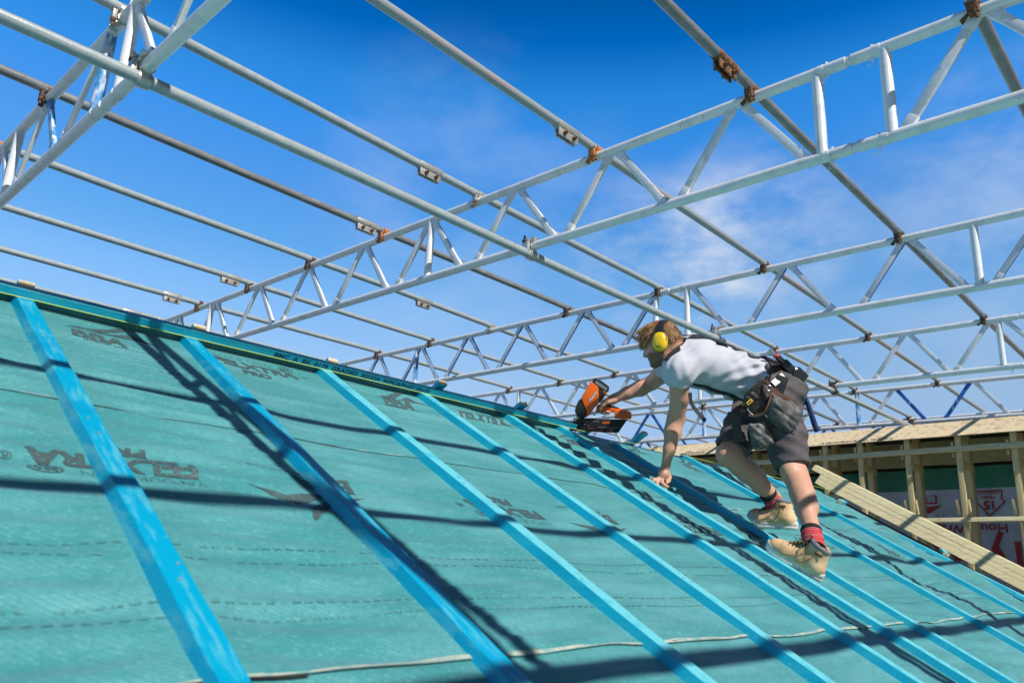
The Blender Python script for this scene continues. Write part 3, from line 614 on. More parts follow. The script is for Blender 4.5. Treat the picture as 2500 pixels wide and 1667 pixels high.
# ground
mb=MB(); n=40; R_=1500
mb.add([V(-R_,-R_,-LIFT),V(R_,-R_,-LIFT),V(R_,R_,-LIFT),V(-R_,R_,-LIFT)],[(0,1,2,3)]); g=single('ground',mb,M['ground'],kind='structure',origin=V(0,0,-LIFT)); tag(g,'bare building-site ground below the roofs')
# ================================================================== the worker
F0=1868.035
def at(px,py,d): return (CR*((px-1250)/F0)+CD*((py-833.5)/F0)+CF)*d
def nrm(a): a=np.asarray(a,float); return a/np.linalg.norm(a)
class Field:
    """signed distance field sampled on a grid, grown from rounded cones and ellipsoids that melt into one another"""
    def __init__(s,lo,hi,res):
        s.lo=np.asarray(lo,float); s.res=res; s.n=np.ceil((np.asarray(hi)-s.lo)/res).astype(int)+1; s.d=np.full(s.n,.2,np.float32)
    def sub(s,lo,hi):
        a=np.clip(np.floor((lo-s.lo)/s.res).astype(int),0,s.n); b=np.clip(np.ceil((hi-s.lo)/s.res).astype(int)+1,0,s.n)
        sl=tuple(slice(i,j) for i,j in zip(a,b))
        g=np.meshgrid(*[s.lo[k]+s.res*np.arange(a[k],b[k]) for k in range(3)],indexing='ij')
        return sl,np.stack(g,-1).astype(np.float32)
    def put(s,sl,v,k,mode='u'):
        a=s.d[sl]
        if mode=='u':
            h=np.clip(.5+.5*(a-v)/k,0,1); s.d[sl]=v*h+a*(1-h)-k*h*(1-h)
        elif mode=='s':
            v=-v; h=np.clip(.5-.5*(a-v)/k,0,1); s.d[sl]=v*h+a*(1-h)+k*h*(1-h)
    def cone(s,a,b,ra,rb,k=.015,mode='u',flat=None):
        a=np.asarray(a,float); b=np.asarray(b,float); m=max(ra,rb)*1.3+k*1.5+.02
        sl,P=s.sub(np.minimum(a,b)-m,np.maximum(a,b)+m)
        if P.size==0: return s
        ab=b-a; q=P-a.astype(np.float32); t=np.clip((q@ab.astype(np.float32))/(ab@ab),0,1); r=q-t[...,None]*ab.astype(np.float32)
        if flat is not None:
            ax,f=flat; c=(r@np.asarray(ax,np.float32))[...,None]*np.asarray(ax,np.float32); r=r+c*(1/f-1)
        s.put(sl,np.sqrt((r*r).sum(-1))-(ra+(rb-ra)*t),k,mode); return s
    def chain(s,pts,rs,k=.012,mode='u',flat=None):
        for i in range(len(pts)-1): s.cone(pts[i],pts[i+1],rs[i],rs[i+1],k,mode,flat)
        return s
    def ell(s,c,ax,r,k=.02,mode='u'):
        c=np.asarray(c,float); r=np.asarray(r,float); m=r.max()+k*1.5+.02; sl,P=s.sub(c-m,c+m)
        if P.size==0: return s
        A=np.stack([nrm(a) for a in ax]).astype(np.float32); q=(P-c.astype(np.float32))@A.T
        k0=np.sqrt(((q/r.astype(np.float32))**2).sum(-1)); k1=np.sqrt(((q/(r*r).astype(np.float32))**2).sum(-1))+1e-9
        s.put(sl,k0*(k0-1)/k1,k,mode); return s
    def cut(s,p,n,k=.004):
        """keep the side of the plane the normal points away from"""
        sl,P=s.sub(s.lo-1,s.lo+s.n*s.res+1); s.put(sl,-((P-np.asarray(p,np.float32))@np.asarray(nrm(n),np.float32)),k,'s'); return s
    def mod(s,fn):
        sl,P=s.sub(s.lo-1,s.lo+s.n*s.res+1); near=np.abs(s.d)<.04; s.d[near]+=fn(P[near]).astype(np.float32); return s
    def at(s,p):
        p=np.atleast_2d(p); i=np.clip((p-s.lo)/s.res,0,s.n-1.001); j=i.astype(int); f=i-j; v=0
        for c in range(8):
            o=np.array([(c>>q)&1 for q in range(3)]); w=np.prod(np.where(o,f,1-f),1); v=v+w*s.d[tuple((j+o).T)]
        return v
    def grad(s,p):
        e=s.res; p=np.atleast_2d(p); g=np.stack([s.at(p+e*np.eye(3)[k])-s.at(p-e*np.eye(3)[k]) for k in range(3)],1); return g/(np.linalg.norm(g,axis=1,keepdims=True)+1e-9)
    def snap(s,p,off=0,n=12):
        p=np.atleast_2d(np.asarray(p,float)).copy()
        for _ in range(n): p=p-s.grad(p)*np.clip(s.at(p)-off,-.02,.02)[:,None]
        return p
    def polygonise(s):
        d=s.d; ins=d<0; n=np.array(d.shape)
        C=[ins[tuple(slice(o,m-1+o) for o,m in zip(oo,n))] for oo in np.ndindex(2,2,2)]
        any_=np.logical_or.reduce(C); all_=np.logical_and.reduce(C); cell=np.argwhere(any_&~all_)
        idx=np.full(n-1,-1,np.int64); idx[tuple(cell.T)]=np.arange(len(cell))
        acc=np.zeros((len(cell),3)); cnt=np.zeros(len(cell))
        corners=np.array(list(np.ndindex(2,2,2))); val=np.stack([d[tuple((cell+c).T)] for c in corners],1)
        for a in range(8):
            for b in range(a+1,8):
                if np.abs(corners[a]-corners[b]).sum()!=1: continue
                x=(val[:,a]<0)!=(val[:,b]<0); t=val[x,a]/(val[x,a]-val[x,b]); acc[x]+=corners[a]+t[:,None]*(corners[b]-corners[a]); cnt[x]+=1
        V_=s.lo+(cell+acc/cnt[:,None])*s.res; F=[]
        for ax in range(3):
            u,v=[(1,2),(2,0),(0,1)][ax]
            lo=[slice(None)]*3; hi=[slice(None)]*3; lo[ax]=slice(0,n[ax]-1); hi[ax]=slice(1,n[ax])
            ch=ins[tuple(lo)]!=ins[tuple(hi)]; e=np.argwhere(ch); e=e[(e[:,u]>0)&(e[:,v]>0)&(e[:,u]<n[u]-1)&(e[:,v]<n[v]-1)]
            fl=ins[tuple(lo)][tuple(e.T)]
            def q(du,dv): c=e.copy(); c[:,u]-=du; c[:,v]-=dv; return idx[tuple(c.T)]
            f=np.stack([q(1,1),q(0,1),q(0,0),q(1,0)],1); f[~fl]=f[~fl][:,::-1]; F.append(f)
        F=np.concatenate(F); return V_,F[(F>=0).all(1)]
def skin_mesh(name,fld,mats,origin,relax=2,mfun=None):
    v,f=fld.polygonise()
    for _ in range(relax):                                   # a light Laplacian pass takes the grid out of the surface
        acc=np.zeros_like(v); c=np.zeros(len(v))
        for a,b in ((0,1),(1,2),(2,3),(3,0)):
            np.add.at(acc,f[:,a],v[f[:,b]]); np.add.at(acc,f[:,b],v[f[:,a]]); np.add.at(c,f[:,a],1); np.add.at(c,f[:,b],1)
        v=v*.5+.5*acc/np.maximum(c,1)[:,None]
    me=bpy.data.meshes.new(name); me.from_pydata((v-np.asarray(origin)).tolist(),[],f.tolist())
    for m in (mats if isinstance(mats,(list,tuple)) else [mats]): me.materials.append(m)
    if mfun is not None: me.polygons.foreach_set('material_index',mfun(v[f].mean(1)).astype(np.int32))
    me.shade_smooth(); return me
# ---- materials
M['skin']=mat('skin',(.61,.335,.22),.48,0,[((.64,.27,.18),(14,14,14),.45,.7,4,.5),((.50,.28,.18),(60,60,60),.55,.7,3,.35)],bump=(((300,300,300),.12,.002),((36,36,36),.22,.006)),sss=.12,spec=.35)
M['hair']=mat('fair_hair',(.23,.10,.034),.5,0,[((.42,.225,.08),(60,60,60),.48,.68,4,.8),((.16,.075,.03),(50,50,90),.55,.7,4,.8)],spec=.4)
M['hair_light']=mat('pale_fair_hair',(.52,.31,.125),.45,0,[((.33,.17,.06),(60,60,60),.45,.65,3,.7)],spec=.4)  # paler hair colour for locks picked at random
M['beard']=mat('beard',(.12,.055,.025),.8,0,[((.26,.13,.06),(260,260,260),.5,.65,3,.8)],bump=((400,400,400),.6,.003))
M['eye']=mat('eye_white',(.75,.72,.68),.2); M['iris']=mat('iris',(.05,.08,.10),.2)
M['lip']=mat('lips',(.48,.20,.16),.45)
M['shirt']=mat('grey_white_cotton',(.53,.53,.575),.85,0,[((.48,.48,.53),(9,9,9),.4,.7,4,.6)],bump=(((9,14,18),.25,.02,2),((700,700,700),.1,.001)))
M['shorts']=mat('charcoal_work_cloth',(.082,.068,.070),.85,0,[((.125,.105,.108),(12,12,12),.42,.68,5,.8),((.05,.042,.043),(30,30,30),.55,.7,3,.5)],bump=(((10,10,18),.35,.02,2),((600,600,600),.15,.001)))
M['boot']=mat('tan_nubuck',(.66,.40,.19),.75,0,[((.76,.53,.30),(16,16,16),.42,.62,5,.9),((.54,.33,.15),(34,34,34),.56,.72,4,.7),((.66,.52,.38),(60,60,60),.6,.7,4,.5)],bump=(((45,45,45),.35,.008),((220,220,220),.25,.002)))
M['sole']=mat('pale_rubber',(.70,.66,.60),.6,0,[((.40,.31,.23),(25,25,25),.5,.68,5,.75)],bump=((90,90,90),.3,.003))
M['collar']=mat('grey_padded_collar',(.14,.14,.16),.7,0,[((.22,.22,.25),(60,60,60),.45,.65,3,.7)],bump=((120,120,120),.3,.003))
M['lace']=mat('boot_lace',(.045,.04,.03),.8,0,[((.45,.36,.12),(150,150,150),.56,.62,2,.9)])
M['seam']=mat('dark_stitching',(.14,.08,.03),.8)
def sock_mat():
    m=mat('striped_sock',(.46,.012,.018),.9,bump=((500,500,500),.4,.002)); nt=m.node_tree; N=nt.nodes; L=nt.links; b=N['Principled BSDF']
    uv=N.new('ShaderNodeAttribute'); uv.attribute_name='along'
    mo=N.new('ShaderNodeMath'); mo.operation='MULTIPLY'; mo.inputs[1].default_value=1/.0125; L.new(uv.outputs['Fac'],mo.inputs[0])
    fr=N.new('ShaderNodeMath'); fr.operation='FRACT'; L.new(mo.outputs[0],fr.inputs[0])
    gt=N.new('ShaderNodeMath'); gt.operation='GREATER_THAN'; gt.inputs[1].default_value=.80; L.new(fr.outputs[0],gt.inputs[0])
    mx=N.new('ShaderNodeMix'); mx.data_type='RGBA'; mx.inputs['A'].default_value=(.47,.012,.018,1); mx.inputs['B'].default_value=(.62,.26,.26,1); L.new(gt.outputs[0],mx.inputs['Factor'])
    lt=N.new('ShaderNodeMath'); lt.operation='LESS_THAN'; lt.inputs[1].default_value=.022; L.new(uv.outputs['Fac'],lt.inputs[0])
    m2=N.new('ShaderNodeMix'); m2.data_type='RGBA'; m2.inputs['B'].default_value=(.012,.010,.012,1); L.new(lt.outputs[0],m2.inputs['Factor']); L.new(mx.outputs['Result'],m2.inputs['A'])
    L.new(m2.outputs['Result'],b.inputs['Base Color']); return m
M['sock']=sock_mat()
M['webbing']=mat('black_webbing',(.022,.022,.027),.6,0,[((.09,.09,.10),(40,40,40),.52,.7,4,.7)],bump=((300,300,300),.3,.002))
M['leather_dark']=mat('dark_brown_leather',(.045,.030,.024),.6,0,[((.13,.075,.05),(22,22,22),.5,.7,5,.8),((.012,.010,.009),(14,14,14),.55,.7,3,.7)],bump=((70,70,70),.4,.004))
M['leather_brown']=mat('brown_leather_trim',(.17,.072,.038),.6,0,[((.28,.14,.08),(50,50,50),.5,.68,4,.7)],bump=((90,90,90),.3,.003))
M['leather_grey']=mat('worn_grey_suede',(.105,.097,.09),.85,0,[((.33,.30,.275),(16,16,16),.50,.68,5,.8),((.035,.035,.038),(26,26,26),.52,.7,4,.7)],bump=(((40,40,40),.4,.008),((200,200,200),.3,.002)))
M['steel']=mat('tool_steel',(.45,.46,.48),.3,.8)
M['yellow']=mat('yellow_plastic',(.86,.56,.012),.28,0,[((.80,.46,.01),(12,12,12),.4,.7,3,.5)],spec=.5)
M['black_plastic']=mat('black_plastic',(.018,.021,.024),.42,0,[((.05,.055,.06),(60,60,60),.5,.7,4,.5)])
M['orange']=mat('orange_plastic',(.95,.155,.010),.36,0,[((.86,.115,.006),(20,20,20),.5,.7,4,.5)],spec=.5)
M['orange_dim']=mat('orange_decal',(.55,.09,.01),.5)
M['gun_black']=mat('gun_black',(.010,.010,.011),.5,0,[((.045,.045,.045),(50,60,50),.6,.75,4,.5)],bump=((120,120,120),.15,.002))
M['white_dec']=mat('white_decal',(.80,.80,.78),.5); M['red_dec']=mat('red_decal',(.60,.02,.02),.5); M['blue_dec']=mat('blue_decal',(.03,.14,.55),.5)
M['hammer_blue']=mat('blue_rubber_grip',(.008,.035,.13),.55,0,[((.12,.22,.38),(60,60,60),.60,.68,3,.8)],bump=((200,200,60),.4,.003))
M['red_tool']=mat('red_plastic',(.72,.03,.05),.4)
# ---- the pose
Lsh=at(1657,905,3.92); Rsh=at(1640,885,4.25); C7=at(1648,850,4.08)
Lel=at(1650,1023,4.03); Lwr=at(1625,1138,3.985)
Rel=at(1592,934,4.50); Rwr=at(1499,973,4.50)
Lhp=at(1893,985,3.96); Rhp=at(1858,975,4.15)
Lkn=at(1938,1152,3.73); Lan=at(1985,1302,3.40)
Rkn=at(1779,1110,3.92); Ran=at(1890,1215,4.0)
TA=nrm((Lsh+Rsh)/2-(Lhp+Rhp)/2)                # pelvis to shoulders
SHX=nrm(Rsh-Lsh); HPX=nrm(Rhp-Lhp)
person_base=roof(3.55,1.75,.02)
person=thing('person',person_base,'man in white T-shirt, dark shorts and tan boots reaching up the roof slope','person')
SPN=[at(1868,948,4.06),at(1812,922,4.07),at(1750,900,4.08),at(1690,880,4.085),at(1660,862,4.085)]
UP3=nrm(np.cross(SHX,TA)); UP3=UP3 if UP3[2]>0 else -UP3
def torso(f,o=0.0):
    ax=lambda sx: (sx,TA,np.cross(sx,TA))
    f.ell(SPN[0],ax(HPX),(.172+o,.15+o,.122+o),.05)
    f.ell(SPN[1],ax(nrm(HPX+SHX)),(.158+o,.15,.112+o),.06)
    f.ell(SPN[2],ax(SHX),(.165+o,.16,.122+o),.06)
    f.ell(SPN[3],ax(SHX),(.180+o,.135+o*.5,.122+o),.06)
    f.cone(Lsh,Rsh,.062+o,.062+o,.06)
    f.cone(Lsh,at(1648,862,4.05),.058+o,.052+o,.05); f.cone(Rsh,at(1645,858,4.12),.058+o,.052+o,.05)
# ---- head frame
HF=nrm(V(-.235,.915,-.33)); HR=nrm(np.cross(HF,V(0,0,1))); HU=np.cross(HR,HF); HC=at(1614,840,4.02); HS=.93
hp=lambda x,y,z: HC+(HR*x+HF*y+HU*z)*HS
def head(f):
    A=(HR,HF,HU)
    f.ell(hp(0,-.014,.040),A,(.074,.095,.082),.02)
    f.ell(hp(0,.030,-.018),A,(.058,.062,.082),.03)
    for s in (-1,1):
        f.cone(hp(s*.050,.004,-.050),hp(s*.016,.074,-.094),.021,.018,.02); f.cone(hp(s*.046,.045,-.030),hp(s*.030,.066,-.055),.020,.016,.025)
        f.cone(hp(s*.010,.089,.027),hp(s*.042,.070,.022),.011,.011,.012)
    f.ell(hp(0,.078,-.095),A,(.024,.018,.018),.015)
    f.cone(hp(0,.085,.018),hp(0,.108,-.022),.008,.0115,.010); f.ell(hp(0,.106,-.026),A,(.015,.012,.010),.006)
    for s in (-1,1): f.ell(hp(s*.012,.099,-.030),A,(.008,.009,.007),.006)
    f.cone(hp(-.018,.088,-.054),hp(.018,.088,-.054),.0075,.0075,.008); f.cone(hp(-.016,.088,-.066),hp(.016,.088,-.066),.008,.008,.006)
    f.ell(hp(0,.104,-.060),A,(.024,.012,.0022),.003,'s')
    for s in (-1,1):
        f.ell(hp(s*.031,.098,.006),A,(.017,.016,.010),.012,'s'); f.cone(hp(s*.020,.086,.013),hp(s*.042,.078,.011),.0035,.0035,.004); f.cone(hp(s*.020,.086,-.001),hp(s*.042,.077,-.002),.003,.003,.004)
        f.ell(hp(s*.076,-.008,.0),(HR,HF,HU),(.010,.020,.032),.006)
    f.cone(hp(0,-.036,-.02),at(1652,860,4.075),.060,.064,.03); f.cone(hp(0,.01,-.07),at(1655,880,4.06),.045,.055,.03)
HANDL=[ # finger chains of the propping left hand: knuckle, joint, joint, tip
 [(1607,1169,3.945),(1595,1171,3.935),(1591,1181,3.925),(1597,1192,3.920)],
 [(1610,1169,3.950),(1603,1177,3.925),(1606,1187,3.912),(1614,1195,3.915)],
 [(1616,1168,3.955),(1616,1178,3.925),(1623,1185,3.915),(1631,1188,3.918)],
 [(1622,1170,3.98),(1620,1181,3.965),(1622,1187,3.95),(1623,1192,3.94)]]
HANDR=[ # right hand round the grip: fingers pass behind it and come up underneath
 [(1474,983,4.53),(1462,992,4.54),(1459,1002,4.52),(1466,1005,4.49)],
 [(1478,984,4.54),(1470,997,4.55),(1468,1006,4.53),(1474,1006,4.478)],
 [(1483,984,4.54),(1478,997,4.555),(1477,1007,4.53),(1482,1005,4.474)],
 [(1488,985,4.535),(1485,998,4.55),(1485,1007,4.525),(1488,1006,4.476)]]
def arms(f,o=0.0):
    k=.014
    f.chain([Lsh,Lsh*.45+Lel*.55+V(.006,-.012,0),Lel],[.056+o,.049+o,.042+o],k)
    q=Lel*.72+Lwr*.28
    f.chain([Lel,q,Lel*.35+Lwr*.65,Lwr],[.042+o,.044+o,.031+o,.0215+o],k)
    f.ell(Lel+CR*.030-CD*.006,(CR,CD,CF),(.017,.024,.022),.02)
    f.cone(Lel+at(1646,1010,4.03)-at(1650,1023,4.03),q+at(1640,1060,4)-at(1646,1060,4),.028+o,.030+o,.02)
    f.chain([Rsh,Rsh*.5+Rel*.5+V(0,0,-.008),Rel],[.058+o,.053+o,.043+o],k)
    f.chain([Rel,Rel*.70+Rwr*.30+V(0,0,-.004),Rel*.35+Rwr*.65,Rwr],[.043+o,.047+o,.036+o,.027+o],k)
def hands(f):
    # left: palm slab then fingers
    pc=at(1619,1157,3.965)
    f.cone(Lwr,pc,.0215,.026,.012); f.cone(pc,at(1611,1169,3.95),.024,.014,.012); f.cone(pc,at(1622,1168,3.975),.024,.014,.012); f.cone(pc,at(1616,1169,3.962),.024,.015,.012)
    for c in HANDL: f.chain([at(*p) for p in c],[.0112,.0100,.0092,.0078],.004)
    f.chain([at(1627,1152,3.975),at(1634,1164,3.97),at(1632,1174,3.955),at(1627,1179,3.94)],[.017,.013,.011,.0085],.006)
    # right: back of the hand over the grip, thumb on the near side
    kc=at(1482,981,4.525)
    f.cone(Rwr,kc,.026,.024,.014); f.cone(kc,at(1474,983,4.53),.022,.014,.012); f.cone(kc,at(1488,984,4.535),.022,.014,.012)
    f.chain([at(1497,976,4.475),at(1484,980,4.455),at(1472,988,4.452),at(1466,999,4.455)],[.020,.017,.0125,.0095],.008)
    for c in HANDR: f.chain([at(*p) for p in c],[.0118,.0105,.0096,.0084],.004)
def legs(f,o=0.0):
    k=.02
    f.chain([Lhp,Lhp*.5+Lkn*.5,Lkn],[.098+o,.082+o,.060+o],k)
    cal=at(1972,1212,3.58)
    f.chain([Lkn,at(1956,1205,3.60),Lkn*.35+Lan*.65,Lan],[.057+o,.050+o,.043+o,.036+o],k); f.cone(at(1955,1175,3.69),at(1976,1235,3.535),.042+o,.040+o,.03)
    f.ell(at(1925,1150,3.70),(UX,V(0,1,0),V(0,0,1)),(.036,.036,.045),.03)
    f.chain([Rhp,Rhp*.5+Rkn*.5,Rkn],[.098+o,.084+o,.060+o],k)
    f.chain([Rkn,at(1826,1153,3.95),Rkn*.3+Ran*.7,Ran],[.058+o,.054+o,.043+o,.037+o],k); f.cone(at(1800,1118,3.95),at(1848,1160,3.99),.042+o,.042+o,.03)
    f.ell(at(1768,1108,3.90),(UX,V(0,1,0),V(0,0,1)),(.035,.035,.042),.03)
body=Field((3.10,1.20,-.08),(4.20,2.85,1.28),.0044)
torso(body,-.012); head(body); arms(body); hands(body); legs(body)
def lipmask(c):
    q=(c-HC)/HS; x,y,z=q@HR,q@HF,q@HU; m=np.zeros(len(c)); m[(np.abs(x)<.019)&(z<-.050)&(z>-.0735)&(y>.084)]=1; return m
def add_beard(m):
    nt=m.node_tree; N=nt.nodes; L=nt.links; b=N['Principled BSDF']; src=b.inputs['Base Color'].links[0].from_socket
    at_=N.new('ShaderNodeAttribute'); at_.attribute_name='beard'; tc=N.new('ShaderNodeTexCoord'); no=N.new('ShaderNodeTexNoise'); no.inputs['Scale'].default_value=330; no.inputs['Detail'].default_value=3; L.new(tc.outputs['Object'],no.inputs['Vector'])
    mr=N.new('ShaderNodeMapRange'); mr.inputs['From Min'].default_value=.30; mr.inputs['From Max'].default_value=.62; mr.inputs['To Min'].default_value=.55; mr.inputs['To Max'].default_value=1; L.new(no.outputs['Fac'],mr.inputs['Value'])
    mu=N.new('ShaderNodeMath'); mu.operation='MULTIPLY'; L.new(at_.outputs['Fac'],mu.inputs[0]); L.new(mr.outputs[0],mu.inputs[1])
    mx=N.new('ShaderNodeMix'); mx.data_type='RGBA'; L.new(mu.outputs[0],mx.inputs['Factor']); L.new(src,mx.inputs['A']); mx.inputs['B'].default_value=(.085,.038,.016,1); L.new(mx.outputs['Result'],b.inputs['Base Color'])
add_beard(M['skin'])
bme=skin_mesh('body',body,[M['skin'],M['lip']],person_base,2,lipmask)
vv=np.array([v.co[:] for v in bme.vertices])+person_base-HC; bx,by,bz=vv@HR/HS,vv@HF/HS,vv@HU/HS
sst=lambda t: np.clip(t,0,1)**2*(3-2*np.clip(t,0,1))
jaw=sst((-.046-bz+.35*np.clip(by-.02,0,.06))/.022)*sst((by+.016)/.03)*sst((bz+.150)/.02)*(np.abs(bx)<.09)
must=sst((by-.070)/.012)*sst((-.036-bz)/.006)*(bz>-.12)*(np.abs(bx)<.034)
side=sst((.030-np.abs(by-.012))/.012)*sst((-.012-bz)/.02)*(np.abs(bx)>.035)*(bz>-.1)*.8
bw=np.clip(np.maximum(np.maximum(jaw,must),side),0,1)*.92; bw[(np.abs(bx)<.017)&(bz<-.049)&(bz>-.074)&(by>.085)]=0
at_=bme.attributes.new('beard','FLOAT','POINT'); at_.data.foreach_set('value',bw.astype(np.float32))
link('body',bme,person)
# ---- eyes
for s in (-1,1):
    mb=MB(); mb.ball(hp(s*.031,.0755,.006),.0118,0,16,12); e=part('eye',mb,M['eye'],person); mb=MB(); mb.ball(hp(s*.031,.0858,.004),(.0045,.0045,.0045),0,10,8); part('iris',mb,M['iris'],e)
    mb=MB(); mb.chain=None; mb.tube([hp(s*.014,.094,.030),hp(s*.030,.092,.034),hp(s*.046,.078,.030)],[.003,.0042,.002],8); part('eyebrow',mb,M['hair'],person)
# ---- hair: a full cap with combed ridges, then loose locks
hf=Field(HC-.2,HC+.2,.003)
hf.ell(hp(0,-.012,.046),(HR,HF,HU),(.077,.099,.084),.02); hf.ell(hp(0,.058,.086),(HR,HF,HU),(.054,.040,.026),.03); hf.ell(hp(0,-.050,-.004),(HR,HF,HU),(.064,.046,.066),.03); hf.cone(hp(-.035,.088,.062),hp(.035,.088,.062),.014,.014,.02)
hf.ell(hp(0,.092,-.030),(HR,HF,HU),(.085,.060,.075),.012,'s'); hf.ell(hp(0,.02,-.098),(HR,HF,HU),(.12,.085,.070),.012,'s')
def ridges(P):
    q=P-HC.astype(np.float32); x,y,z=q@HR.astype(np.float32),q@HF.astype(np.float32),q@HU.astype(np.float32)
    th=np.arctan2(x,z+.03); return .0022*np.sin(th*30+2*np.sin(y*18)+y*6)+.0016*np.sin(th*57+y*14+2*np.sin(z*20))+.003*np.sin(y*40+x*30)*np.sin(z*35+x*20)
hf.mod(ridges)
hair=link('hair',skin_mesh('hair',hf,M['hair'],person_base,0),person)
mb=MB(); mbA=MB(); r3=np.random.default_rng(3)
U_=r3.normal(size=(5200,3)); U_/=np.linalg.norm(U_,axis=1,keepdims=True); U_=U_[U_[:,2]>-.45]
Q_=HC+(U_[:,:1]*.077*HR+(-.012+U_[:,1:2]*.099)*HF+(.044+U_[:,2:]*.085)*HU)*HS
ok_=hf.at(Q_)<.012; U_=U_[ok_]; Q_=hf.snap(Q_[ok_],-.002,6); G_=hf.grad(Q_)
for u,p,n_ in zip(U_,Q_,G_):
    if u[1]<-.1: d=nrm(-HU*.9-HF*.25*(u[2]>0)+n_*.12+HR*r3.normal()*.16)
    else: d=nrm(HF*.95+HU*(-.55 if u[2]<.45 else -.05)+HR*r3.normal()*.16+n_*.20)
    Ls_=r3.uniform(.018,.040)*(1.2 if u[1]>.5 else 1)
    pts=[p-n_*.003,p+d*Ls_*.5+n_*.002,p+d*Ls_-HU*(.005 if u[1]>.4 else .002)]
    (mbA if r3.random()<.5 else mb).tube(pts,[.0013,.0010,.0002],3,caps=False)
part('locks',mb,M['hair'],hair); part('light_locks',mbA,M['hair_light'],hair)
# ---- T-shirt
sh=Field((3.10,1.45,.60),(4.20,2.45,1.28),.0044)
torso(sh,.012); sh.chain([Lsh,at(1657,962,3.965)],[.066,.064],.03); sh.chain([Rsh,Rsh*.55+Rel*.45],[.068,.062],.03); sh.cone(at(1650,850,4.085),at(1642,846,4.06),.062,.066,.03)
hemA=at(1848,935,4.06)
def folds(P):
    q=P-SPN[2].astype(np.float32); t=q@TA.astype(np.float32); u=q@UP3.astype(np.float32); s_=q@SHX.astype(np.float32)
    w=np.clip((-t+.02)/.2,0,1)                             # gathers build toward the belt
    a=.0085*w*np.sin(95*u+38*t+5*np.sin(t*9)+s_*10)+.005*w*np.sin(60*u-50*t+s_*25)
    b=.003*np.sin(70*t+45*u+3*np.sin(s_*14))
    qa=P-Lsh.astype(np.float32); ra=np.linalg.norm(qa,axis=1); c=.004*np.clip(1-ra/.2,0,1)*np.sin(110*(qa@nrm(Lel-Lsh+.5*TA).astype(np.float32))+9*np.sin(qa@SHX.astype(np.float32)*20))
    return a+b+c
sh.mod(folds)
sh.cut(hemA,-TA,.004)
sh.cut(at(1655,952,3.96),nrm(Lel-Lsh+V(.0,.0,0)+CR*.10),.003)if False else None
cuffL=at(1659,955,3.965); dl=nrm(Lel-Lsh)
sh.cone(cuffL+dl*.0,cuffL+dl*.10,.085,.085,.004,'s'); sh.cone(cuffL-dl*.02,cuffL+dl*.1,.054,.054,.004,'s')
cr_=Rsh*.62+Rel*.38; dr=nrm(Rel-Rsh); sh.cone(cr_+dr*.055,cr_+dr*.16,.085,.085,.004,'s')
nk=nrm(hp(0,-.03,-.02)-at(1660,862,4.08)); sh.cone(at(1645,848,4.07)+nk*.045,at(1645,848,4.07)+nk*.12,.09,.09,.006,'s')
shirt=link('t_shirt',skin_mesh('t_shirt',sh,M['shirt'],person_base,1),person)
# ---- shorts
so_=Field((3.10,1.20,.25),(4.20,2.30,1.12),.0048)
torso(so_,.010); so_.ell(SPN[0],(HPX,TA,np.cross(HPX,TA)),(.186,.16,.138),.05); so_.ell(at(1918,958,4.03),(HPX,TA,np.cross(HPX,TA)),(.165,.105,.125),.05)
so_.chain([Lhp,Lhp*.5+Lkn*.5,Lkn],[.120,.102,.083],.04); so_.chain([Rhp,Rhp*.5+Rkn*.5,Rkn],[.118,.104,.083],.035)
wa=at(1842,930,4.06); so_.cone(SPN[2]+TA*.10,SPN[4]+TA*.30,.30,.30,.004,'s')
sl_,P_=so_.sub(wa-.32,wa+.32); q_=P_-wa.astype(np.float32); v_=q_@TA.astype(np.float32); r_=np.linalg.norm(q_-v_[...,None]*TA.astype(np.float32),axis=-1); so_.put(sl_,np.maximum(-v_,r_-.205),.004,'s')
def sfold(P):
    q=P-Lhp.astype(np.float32); t=q@nrm(Lkn-Lhp).astype(np.float32); u=q@CF.astype(np.float32); x=q@CR.astype(np.float32)
    return .0045*np.sin(62*t+26*x+5*np.sin(u*16+t*8))*np.clip(.25+1.5*np.sin(t*11+x*4),0,1)+.003*np.sin(105*t-50*x+u*40)
so_.mod(sfold)
dL=nrm(Lkn-Lhp); hemL=Lkn-dL*.022; so_.cone(hemL+dL*.005,hemL+dL*.16,.11,.11,.003,'s') if False else None
slL,PL=so_.sub(Lkn-.14,Lkn+.14); 
def legcut(f,h,d,rad):
    sl,P=f.sub(h-rad-.02,h+rad+.02+d*0); q=P-h.astype(np.float32); v=q@d.astype(np.float32); rr=np.linalg.norm(q-v[...,None]*d.astype(np.float32),axis=-1)
    f.put(sl,np.maximum(-v,rr-rad),.003,'s'); f.put(sl,np.maximum(np.abs(v)-.02,rr-.068),.003,'s')
legcut(so_,hemL,dL,.125); dR=nrm(Rkn-Rhp); hemR=Rkn-dR*.030; legcut(so_,hemR,dR,.125)
shorts=link('shorts',skin_mesh('shorts',so_,M['shorts'],person_base,1),person)
